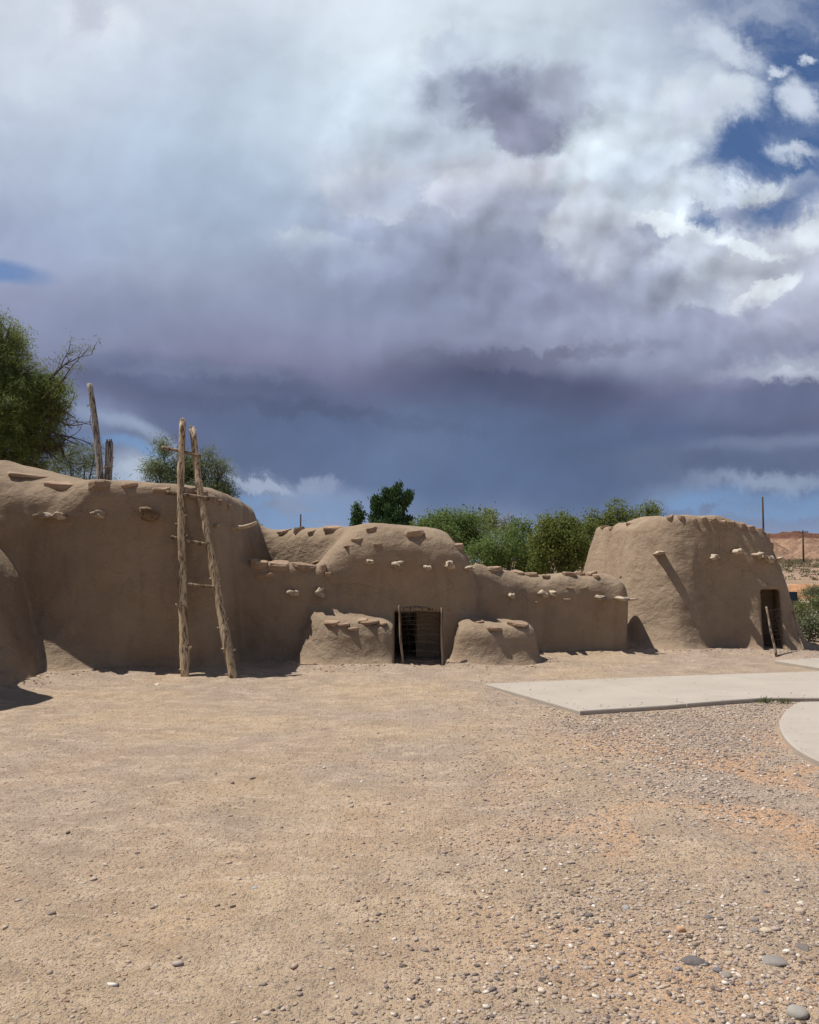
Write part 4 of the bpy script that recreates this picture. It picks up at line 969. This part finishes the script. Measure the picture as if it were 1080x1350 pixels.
m, t, b_ = material('twig_bark'); b_.inputs['Base Color'].default_value = (.085, .065, .05, 1); M['twig'] = m
m, t, b_ = material('pale_dead_wood'); b_.inputs['Base Color'].default_value = (.33, .28, .24, 1); M['dead'] = m
def leaves(C, nper, spread, L, Wd, droop, rg, jit=.6, up=0.0, tri=False):
    """leaf quads around twig ends C (n,3)"""
    n = len(C) * nper; c = np.repeat(C, nper, 0) + rg.normal(size=(n, 3)) * spread
    d = rg.normal(size=(n, 3)); d /= np.linalg.norm(d, axis=1, keepdims=True); d[:, 2] += up - droop; d /= np.linalg.norm(d, axis=1, keepdims=True)
    s = np.cross(d, rg.normal(size=(n, 3))); s /= np.linalg.norm(s, axis=1, keepdims=True)
    l = (L * rg.uniform(1 - jit, 1 + jit * .6, n))[:, None]; w = (Wd * rg.uniform(.6, 1.3, n))[:, None]
    V = np.stack([c, c + d * l * .5 + s * w, c + d * l, c + d * l * .5 - s * w], 1).reshape(-1, 3)
    return V, np.arange(4 * n).reshape(n, 4)
def make_tree(name, base, lobes, label, cat, group, mat, sd, twigs=90, nper=45, spread=.12, L=.09, Wd=.022, droop=.2, up=0, trunk_r=.12, stems=1, shell=.5, bare=0, bare_to=None, wood='bark', lr=1.0):
    """lobes: (centre, radii); limbs grow from the trunk into each lobe and carry twigs; leaves sit round the twig ends"""
    rg = np.random.default_rng(sd); rr = random.Random(sd); base = np.array(base, float)
    e = empty(name, tuple(base), label, cat, group); b = MB(); cl = []
    top = max(c[2] for c, r in lobes); cc = np.mean([c for c, r in lobes], 0)
    fork = base + np.array([(cc[0] - base[0]) * .35, (cc[1] - base[1]) * .35, (cc[2] - base[2]) * .45])
    b.tube([base + (0, 0, -.15), base * .6 + fork * .4 + rg.normal(size=3) * .03, fork], [trunk_r * 1.25, trunk_r, trunk_r * .8], 9, rough=.08, rg=rr)
    for c, r in lobes:
        c = np.array(c, float); r = np.array(r, float) if hasattr(r, '__len__') else np.array([r] * 3, float)
        vol = float(np.prod(r) ** (2 / 3)); m1 = (fork + c) / 2 + rg.normal(size=3) * .15 * r
        b.tube([fork, m1, c], [trunk_r * .62, trunk_r * .4, trunk_r * .2], 6, rough=.08, rg=rr)
        nt = max(6, int(twigs * vol / .6 * lr)); q = rg.normal(size=(nt, 3)); q /= np.linalg.norm(q, axis=1, keepdims=True)
        q *= (shell + (1 - shell) * rg.random(nt) ** .7)[:, None] * rg.uniform(.8, 1.16, nt)[:, None]; tp = c + q * r
        keep = tp[:, 2] > base[2] + .15; tp = tp[keep]
        cl.append(tp)
        for i, p in enumerate(tp[:60]):
            s = c + (p - c) * .12; md = (s + p) / 2 + rg.normal(size=3) * .06
            b.tube([s, md, p], [trunk_r * .14, trunk_r * .08, trunk_r * .03], 4, cap=False)
    b.build('trunk', M[wood], e)
    C = np.concatenate(cl); V, Fq = leaves(C, nper, spread, L, Wd, droop, rg, up=up)
    link('crown', mesh_np('crown', V, Fq), e, mat, smooth=False)
    return e
def lob(px, py, Y, rx, ry, ryy=None):
    p = at(px, py, Y); s = Y / F; return (p, (rx * s, (ryy or rx) * s, ry * s))
tam = leaf_mat('tamarisk_leaf', (.17, .225, .06), (.28, .32, .10), (.12, .17, .06), .4)
tam2 = leaf_mat('pale_tamarisk_leaf', (.17, .215, .10), (.25, .29, .145), (.14, .18, .09), .35)
cot = leaf_mat('cottonwood_leaf', (.13, .20, .055), (.23, .30, .10), (.095, .155, .045), .38)
olv = leaf_mat('olive_green_leaf', (.15, .185, .045), (.24, .27, .07), (.105, .145, .04), .35)
drk = leaf_mat('dark_evergreen_leaf', (.035, .08, .028), (.07, .13, .045), None, .15)
sage = leaf_mat('sage_leaf', (.13, .155, .085), (.20, .215, .125), (.09, .13, .05), .2)
brt = leaf_mat('bright_shrub_leaf', (.12, .145, .05), (.19, .20, .085), (.09, .12, .045), .2)
Y = 15.8
make_tree('tamarisk_tree', (-8.2, Y, 0), [lob(-60, 470, Y, 80, 80), lob(5, 455, Y, 34, 50), lob(-20, 540, Y, 90, 60), lob(22, 500, Y, 48, 36), lob(50, 520, Y, 40, 30), lob(35, 562, Y, 52, 34), lob(0, 600, Y, 70, 34), lob(-90, 560, Y, 80, 90), lob(66, 505, Y, 20, 20), lob(58, 585, Y, 26, 18), lob(75, 540, Y, 22, 14)],
   'big feathery tamarisk tree rising behind the wall at the left edge', 'tree', 'tamarisk trees behind the adobe', tam, 11, twigs=165, nper=60, spread=.075, L=.12, Wd=.006, droop=.75, trunk_r=.16, shell=.45, lr=1.0)
tree0 = [o for o in bpy.data.objects if o.name.startswith('tamarisk_tree')][0]
# bare and thinly leaved twigs reaching right out of the big crown
b = MB(); rg = np.random.default_rng(3); rr = random.Random(3); tips = []
def twig(p, d, L, r, depth):
    n = 6; pts = [p]
    for i in range(n):
        d = d + rg.normal(size=3) * .13; d[1] *= .9; d /= np.linalg.norm(d); p = p + d * L / n; pts.append(p)
    b.tube(pts, [r * (1 - .75 * i / n) for i in range(n + 1)], 5, cap=False)
    if depth:
        for k in range(rr.randint(3, 5)):
            i = rr.randint(1, n); dd = d + rg.normal(size=3) * .55; dd /= np.linalg.norm(dd); twig(pts[i], dd, L * rr.uniform(.35, .62), r * .5, depth - 1)
    else: tips.append(pts[-1]); tips.append(pts[3])
for (x0, y0, x1, y1) in [(35, 545, 112, 560), (30, 560, 112, 595), (30, 540, 116, 508), (40, 520, 108, 500), (20, 580, 70, 615), (30, 595, 78, 600), (40, 530, 100, 530), (20, 600, 60, 622)]:
    p0, p1 = at(x0, y0, Y), at(x1, y1, Y - .3); v = p1 - p0; L = np.linalg.norm(v); twig(p0, v / L, L * .95, .030, 2)
b.build('twigs', M['twig'], tree0)
T = np.array(tips); T = T[T[:, 2] > at(0, 548, Y)[2]]
V, Fq = leaves(T[rg.random(len(T)) < .75], 12, .05, .10, .007, .4, rg); link('crown', mesh_np('crown', V, Fq), tree0, tam2, smooth=False)
Y = 18.0
make_tree('tamarisk_tree', tuple(at(92, 745, Y) * [1, 1, 0]), [lob(92, 600, Y, 22, 20), lob(78, 618, Y, 22, 18), lob(112, 612, Y, 20, 22), lob(60, 640, Y, 24, 16), lob(100, 640, Y, 36, 20), lob(140, 642, Y, 22, 14), lob(125, 600, Y, 10, 16)],
   'small grey green tamarisk behind the roof poles at the left', 'tree', 'tamarisk trees behind the adobe', tam2, 12, twigs=110, nper=50, spread=.08, L=.12, Wd=.006, droop=.3, trunk_r=.06, shell=.3)
Y = 16.2
make_tree('tamarisk_tree', tuple(at(240, 745, Y) * [1, 1, 0]), [lob(213, 590, Y, 12, 16), lob(208, 622, Y, 22, 22), lob(236, 625, Y, 26, 20), lob(262, 620, Y, 22, 20), lob(290, 628, Y, 18, 22), lob(300, 650, Y, 12, 16), lob(270, 650, Y, 40, 16), lob(218, 648, Y, 34, 14), lob(275, 600, Y, 8, 14), lob(245, 605, Y, 14, 16)],
   'loose pale tamarisk tree behind the tops of the leaning ladder', 'tree', 'tamarisk trees behind the adobe', tam2, 13, twigs=230, nper=50, spread=.075, L=.12, Wd=.006, droop=.3, trunk_r=.06, shell=.3)
Y = 17.5
make_tree('tamarisk_bush', tuple(at(328, 760, Y) * [1, 1, 0]), [lob(328, 700, Y, 9, 12), lob(322, 720, Y, 12, 16), lob(336, 696, Y, 6, 8)], 'thin pale bush in the gap right of the leftmost room', 'bush', None, tam2, 14, twigs=160, nper=24, spread=.07, L=.10, Wd=.007, droop=.1, trunk_r=.03, shell=.2)
Y = 19.5
make_tree('leafy_tree', tuple(at(306, 760, Y) * [1, 1, 0]), [lob(307, 672, Y, 6, 12), lob(300, 690, Y, 14, 14)], 'sliver of a green tree just right of the leftmost roof corner', 'tree', None, cot, 15, twigs=200, nper=24, spread=.08, L=.08, Wd=.02, trunk_r=.05)
Y = 34
make_tree('evergreen_tree', tuple(at(471, 745, Y) * [1, 1, 0]), [lob(470, 672, Y, 3, 8), lob(468, 686, Y, 5, 9), lob(474, 682, Y, 3, 8), lob(471, 700, Y, 9, 10)], 'small dark narrow evergreen above the doorway room, left of a bigger one', 'tree', 'dark evergreens behind the doorway room', drk, 16, twigs=60, nper=60, spread=.10, L=.13, Wd=.035, droop=0, up=.9, trunk_r=.08, shell=.3)
make_tree('evergreen_tree', tuple(at(514, 745, Y) * [1, 1, 0]), [lob(524, 649, Y, 4, 9), lob(510, 653, Y, 3.5, 8), lob(497, 664, Y, 4, 9), lob(537, 657, Y, 3.5, 8), lob(524, 657, Y, 8, 12), lob(507, 664, Y, 5, 14), lob(535, 668, Y, 5, 14), lob(516, 678, Y, 15, 15), lob(495, 680, Y, 6, 16), lob(516, 696, Y, 24, 12), lob(538, 690, Y, 5, 14)], 'dense dark evergreen with pointed tips above the doorway room', 'tree', 'dark evergreens behind the doorway room', drk, 17, twigs=75, nper=110, spread=.09, L=.15, Wd=.03, droop=0, up=1.6, trunk_r=.12, shell=.3)
Y = 29
make_tree('leafy_tree', tuple(at(600, 745, Y) * [1, 1, 0]), [lob(598, 686, Y, 28, 15), lob(570, 695, Y, 24, 14), lob(625, 700, Y, 22, 22), lob(592, 705, Y, 40, 16), lob(556, 702, Y, 16, 8), lob(612, 722, Y, 30, 14)], 'rounded green tree behind the right shoulder of the doorway room', 'tree', 'leafy trees behind the low wall', cot, 18, twigs=62, nper=96, spread=.13, L=.08, Wd=.024, trunk_r=.12, shell=.55)
make_tree('leafy_tree', tuple(at(646, 745, Y + 3) * [1, 1, 0]), [lob(640, 684, Y + 3, 24, 11), lob(655, 695, Y + 3, 20, 14), lob(625, 690, Y + 3, 14, 12)], 'farther green tree with bare pale twigs, second in the row', 'tree', 'leafy trees behind the low wall', olv, 19, twigs=50, nper=40, spread=.14, L=.10, Wd=.03, trunk_r=.12, shell=.5)
tb = MB()
for k in range(26):
    p = at(random.uniform(640, 672), random.uniform(684, 712), Y - .6); d = np.array([random.uniform(-.6, .6), 0, random.uniform(.1, .9)])
    tb.tube([p, p + d * .3 + rg.normal(size=3) * .05, p + d * .62 + rg.normal(size=3) * .08], [.014, .009, .004], 4, cap=False)
tb.build('twigs', M['dead'], [o for o in bpy.data.objects if o.name.startswith('leafy_tree')][-1])
make_tree('leafy_tree', tuple(at(690, 745, Y + 1) * [1, 1, 0]), [lob(689, 690, Y + 1, 16, 9), lob(678, 700, Y + 1, 15, 12), lob(698, 702, Y + 1, 10, 12)], 'small bright green treetop between the two larger crowns', 'tree', 'leafy trees behind the low wall', cot, 20, twigs=55, nper=60, spread=.12, L=.08, Wd=.024, trunk_r=.09)
make_tree('leafy_tree', tuple(at(665, 750, Y - 3) * [1, 1, 0]), [lob(660, 722, Y - 3, 34, 20), lob(640, 735, Y - 3, 26, 16), lob(685, 738, Y - 3, 26, 22), lob(700, 755, Y - 3, 22, 14), lob(645, 752, Y - 3, 22, 12), lob(675, 706, Y - 3, 14, 8)], 'low dense bright green tree right above the low wall', 'tree', 'leafy trees behind the low wall', cot, 21, twigs=75, nper=96, spread=.12, L=.07, Wd=.022, trunk_r=.1, shell=.55)
Y = 25
make_tree('leafy_tree', tuple(at(745, 745, Y) * [1, 1, 0]), [lob(735, 695, Y, 28, 16), lob(718, 712, Y, 20, 18), lob(750, 712, Y, 34, 22), lob(730, 735, Y, 36, 20), lob(768, 735, Y, 22, 20), lob(770, 700, Y, 16, 12), lob(710, 748, Y, 16, 10)], 'olive green crown left of the tall right hand room', 'tree', 'leafy trees behind the low wall', olv, 22, twigs=75, nper=96, spread=.12, L=.08, Wd=.022, trunk_r=.12, shell=.55)
make_tree('leafy_tree', tuple(at(815, 745, Y + 2) * [1, 1, 0]), [lob(815, 674, Y + 2, 15, 15), lob(795, 686, Y + 2, 20, 12), lob(833, 682, Y + 2, 14, 12), lob(855, 675, Y + 2, 14, 10), lob(782, 700, Y + 2, 20, 16), lob(825, 700, Y + 2, 40, 14), lob(858, 690, Y + 2, 16, 14)], 'green treetop showing over the roof of the right hand room', 'tree', 'leafy trees behind the low wall', olv, 23, twigs=70, nper=60, spread=.12, L=.08, Wd=.022, trunk_r=.12, shell=.55)
# shrubs right of the right hand room
def bush(px, py, Y, rx, ry, label, mat, sd, name='bush', L=.07, Wd=.014, g='desert shrubs at the right edge'):
    p = gnd(px, py) if Y is None else at(px, py, Y); Y = p[1]; p = np.array([p[0], p[1], 0]); s = Y / F
    lb = [((p[0] + dx * rx * s, p[1] + dy * rx * s, ry * s * (.5 + dz)), (rx * s * .55, rx * s * .55, ry * s * .5)) for dx, dy, dz in ((-.45, 0, -.05), (.45, .1, 0), (0, -.2, .1), (.1, .4, .15))]
    return make_tree(name, p, lb, label, 'bush', g, mat, sd, twigs=120, nper=52, spread=.09, L=L, Wd=Wd, droop=0, up=.5, trunk_r=.03, shell=.4)
bush(1068, 850, None, 26, 30, 'grey sage bush at the right edge beside the sloping wall', sage, 31)
bush(1112, 850, None, 40, 44, 'tall grey green bush cut by the right edge', sage, 32)
bush(1058, 824, None, 20, 26, 'yellow green shrub just behind the sage bush', brt, 33)
bush(1084, 815, None, 24, 28, 'loose green shrub higher on the right edge', brt, 34)
bush(1046, 805, None, 12, 18, 'dark green shrub peeping out from behind the sloping wall', brt, 35)
bush(1074, 790, None, 18, 14, 'faded sage shrub on the orange bank', sage, 36)
tick('trees')

# ------------------------------------------------------------------ hills, orange bank
def mat_hill():
    m, t, b = material('desert_hillside'); g = t.new('ShaderNodeNewGeometry'); P = g.outputs['Position']
    n = t.noise(P, .22, 8, .62).outputs[0]; n2 = t.noise(P, 1.0, 7, .68).outputs[0]; sz = t.new('ShaderNodeSeparateXYZ'); t.l.new(P, sz.inputs[0])
    c = t.mix(t.ramp(n, [(.35, 0.), (.65, 1.)]), (.24, .145, .10), (.44, .28, .185)); c = t.mix(t.mrange(n2, .48, .62, 0, .8), c, (.17, .105, .075))
    cap = t.mrange(sz.outputs[2], 8.6, 9.6); c = t.mix(cap, c, (.17, .085, .058))
    t.put(b.inputs['Base Color'], c); t.put(b.inputs['Normal'], t.bump(n2, 1, .8)); return m
M['hill'] = mat_hill()
hx = np.arange(60, 330, 1.1); hy = np.arange(200, 420, 1.6); HX, HY = np.meshgrid(hx, hy, indexing='ij')
Q3 = np.stack([HX, HY, 0 * HX], -1)
ed = HY - 262 - .10 * (HX - 140) + 13 * vnoise(Q3, 34, 61) + 5 * vnoise(Q3, 11, 62)
hzv = np.interp(ed, [-62, -40, -3, 0, 1.5, 60], [-.6, .9, 7.4, 8.6, 10.9, 11.2]) + (vnoise(Q3 * [1, .35, 1], 7, 63) * 1.9 + vnoise(Q3, 4, 64) * 1.6 + vnoise(Q3, 2.2, 65) * 1.0) * np.interp(ed, [-60, -40, -6, 0, 4], [0, .5, 1, .5, .2])
hzv *= np.clip((HX - 60) / 22, 0, 1) * np.clip((330 - HX) / 20, 0, 1)
I = np.arange(hzv.size).reshape(hzv.shape); Qh = np.stack([I[:-1, :-1].ravel(), I[1:, :-1].ravel(), I[1:, 1:].ravel(), I[:-1, 1:].ravel()], 1)
o = link('hills', mesh_np('hills', np.column_stack([HX.ravel(), HY.ravel(), hzv.ravel() - .3]), Qh), None, M['hill'], smooth=False); o['kind'] = 'structure'; o['label'] = 'red brown mesa with a dark cliff cap on the horizon at right'
# middle distance: scrubby slope falling toward the site
def mat_scrub():
    m, t, b = material('scrub_slope'); P = geo_pos(t); n = t.noise(P, .25, 7, .6).outputs[0]; n2 = t.noise(P, 1.6, 6, .7).outputs[0]
    c = t.mix(t.ramp(n, [(.35, 0.), (.65, 1.)]), (.33, .225, .155), (.42, .30, .21)); c = t.mix(t.mrange(n2, .56, .66, 0, .65), c, (.17, .135, .085)); t.put(b.inputs['Base Color'], c); t.put(b.inputs['Normal'], t.bump(n2, 1, .3)); return m
M['scrub'] = mat_scrub()
sx_ = np.arange(16, 190, .8); sy_ = np.arange(44, 225, .9); SX, SY = np.meshgrid(sx_, sy_, indexing='ij'); Q3 = np.stack([SX, SY, 0 * SX], -1)
zz = .05 + 1.5 * np.clip((SY - 60) / 120, 0, 1) + vnoise(Q3, 16, 71) * .5 * np.clip((SY - 46) / 20, 0, 1) + vnoise(Q3, 3.2, 72) * .15
edge = np.minimum.reduce([(SX - 16) / 5, (190 - SX) / 8, (SY - 44) / 4, (225 - SY) / 8]).clip(0, 1); zz = zz * edge - (1 - edge) * 1.2
I = np.arange(zz.size).reshape(zz.shape); Qh = np.stack([I[:-1, :-1].ravel(), I[1:, :-1].ravel(), I[1:, 1:].ravel(), I[:-1, 1:].ravel()], 1)
o = link('terrain', mesh_np('terrain', np.column_stack([SX.ravel(), SY.ravel(), zz.ravel()]), Qh), None, M['scrub']); o['kind'] = 'structure'; o['label'] = 'dry scrub slope between the site and the mesa'
# scrub dots
n = 2600; xy = np.column_stack([rng.uniform(20, 120, n), rng.uniform(50, 215, n)]); xy = xy[np.abs(xy[:, 0] / xy[:, 1] - .52) < .14]
zi = .05 + 1.5 * np.clip((xy[:, 1] - 60) / 120, 0, 1)
C = np.column_stack([xy, zi + .15]); rg = np.random.default_rng(8); V, Fq = leaves(C, 46, .20, .26, .05, 0, rg, up=.4)
o = link('scrub', mesh_np('scrub', V, Fq), None, leaf_mat('far_scrub', (.12, .11, .06), (.19, .17, .10), None, .1), smooth=False); tag(o, 'low dry scrub dotted over the far slope at right', 'scrub', kind='stuff')
# orange eroded bank
m, t, b_ = material('orange_clay_bank'); P = geo_pos(t); n = t.noise(P, 1.4, 7, .65).outputs[0]; t.put(b_.inputs['Base Color'], t.mix(t.ramp(n, [(.35, 0.), (.62, 1.)]), (.30, .15, .075), (.52, .29, .155))); t.put(b_.inputs['Normal'], t.bump(n, 1, .2)); M['bank'] = m
bx_ = np.arange(13, 30, .22); by_ = np.arange(33, 46, .22); BX, BY = np.meshgrid(bx_, by_, indexing='ij'); Q3 = np.stack([BX, BY, 0 * BX], -1)
e_ = BY - 36.5 + 1.6 * vnoise(Q3, 2.4, 81) + .7 * vnoise(Q3, .9, 82) - .05 * (BX - 18)
bz = np.interp(e_, [-2.5, -.6, 0, .5, 6, 9], [-.3, .1, .40, .58, .40, -.2]) + .12 * vnoise(Q3, .7, 83); bz -= np.clip(1 - (BX - 13) / 3.0, 0, 1) * .3 + np.clip(1 - (30 - BX) / 2, 0, 1) * 1.4
I = np.arange(bz.size).reshape(bz.shape); Qh = np.stack([I[:-1, :-1].ravel(), I[1:, :-1].ravel(), I[1:, 1:].ravel(), I[:-1, 1:].ravel()], 1)
o = link('bank', mesh_np('bank', np.column_stack([BX.ravel(), BY.ravel(), bz.ravel() - .1]), Qh), None, M['bank'], smooth=False); o['kind'] = 'structure'; o['label'] = 'orange eroded clay bank at the right edge'

# ------------------------------------------------------------------ utility poles, wires, sign
m, t, b_ = material('tarred_pole'); b_.inputs['Base Color'].default_value = (.075, .05, .04, 1); M['tar'] = m
m, t, b_ = material('insulator'); b_.inputs['Base Color'].default_value = (.25, .25, .26, 1); b_.inputs['Roughness'].default_value = .3; M['insul'] = m
m, t, b_ = material('cable'); b_.inputs['Base Color'].default_value = (.42, .45, .50, 1); M['cable'] = m
def upole(px, ptop, Y, w, label, arm=True, aw=1.2):
    p = at(px, ptop, Y); x, z = p[0], p[2]; r = w / 2 * Y / F
    e = empty('utility_pole', (float(x), float(Y), 0), label, 'utility pole', 'wooden utility poles')
    b = MB(); b.tube([(x, Y, -1.5), (x, Y, z * .5), (x, Y, z)], [r * 1.25, r * 1.1, r * .9], 8); b.build('pole', M['tar'], e)
    if arm:
        a = MB(); a.box((x, Y - r * 1.2, z - .35), (aw * 2, .1, .12)); c = a.build('crossarm', M['tar'], e, False)
        for dx in (-.9, 0.0 + .55, .92):
            k = MB(); k.tube([(x + dx * aw, Y - r, z - .30), (x + dx * aw, Y - r, z - .15), (x + dx * aw, Y - r, z - .02)], [.05, .07, .04], 7); k.build('insulator', M['insul'], e)
    return x, Y, z
P1 = upole(1005.5, 655, 62, 2.3, 'tall bare utility pole rising behind the right hand room', False)
P2 = upole(1058.5, 699, 150, 2.0, 'distant utility pole with a short crossarm on the scrub slope', True, .9)
P3 = upole(396.5, 678, 48, 2.2, 'thin utility pole above the roof between ladder and doorway room', False)
def wire(a, c, sag, k):
    b = MB(); a, c = np.array(a, float), np.array(c, float)
    b.tube([a + (c - a) * t - np.array([0, 0, 4 * sag * t * (1 - t)]) for t in np.linspace(0, 1, 24)], .012, 4, cap=False)
    o = b.build('power_line', M['cable']); tag(o, k, 'power line', 'power lines strung between the far poles', 'thing')
wire((P3[0], P3[1], P3[2] - .35), (P1[0], P1[1], P1[2] - 1.0), .9, 'highest faint power line between the thin left pole and tall right pole')
wire((P3[0], P3[1], P3[2] - .75), (P1[0], P1[1], P1[2] - 1.6), .9, 'middle faint power line between the thin left pole and tall right pole')
wire((P3[0], P3[1], P3[2] - 1.1), (P1[0], P1[1], P1[2] - 2.1), .9, 'lowest faint power line between the thin left pole and tall right pole')
sp_ = at(1045, 786, 24.0); e = empty('sign', (float(sp_[0]), 24.0, 0), 'small dark blue panel on a post beyond the sloping right hand wall', 'sign')
b = MB(); b.box((sp_[0] + .02, 24, sp_[2]), (.24, .03, .26)); m, t, b_ = material('blue_grey_panel'); b_.inputs['Base Color'].default_value = (.045, .07, .10, 1); b_.inputs['Roughness'].default_value = .5; b.build('panel', m, e, False)
b = MB(); b.tube([(sp_[0], 24.03, -.1), (sp_[0], 24.03, sp_[2])], .02, 6); b.build('post', M['tar'], e)
# weeds in the crook of the walks
def weed(px, py, sd, label):
    p = gnd(px, py); z = gz(p[None, :2])[0]; rg = np.random.default_rng(sd); C = np.column_stack([p[0] + rg.normal(size=10) * .045, p[1] + rg.normal(size=10) * .012, np.full(10, z + .012)])
    V, Fq = leaves(C, 12, .012, .05, .004, 0, rg, up=.7); o = link('weed', mesh_np('weed', V, Fq), None, brt, smooth=False); tag(o, label, 'weed', 'weeds along the walk', 'thing')
weed(1008, 925.5, 1, 'small green weed in the gravel against the edge of the walk'); weed(1033, 926, 2, 'smaller weed tuft nearest the joint of the two walks')
tick('rest')
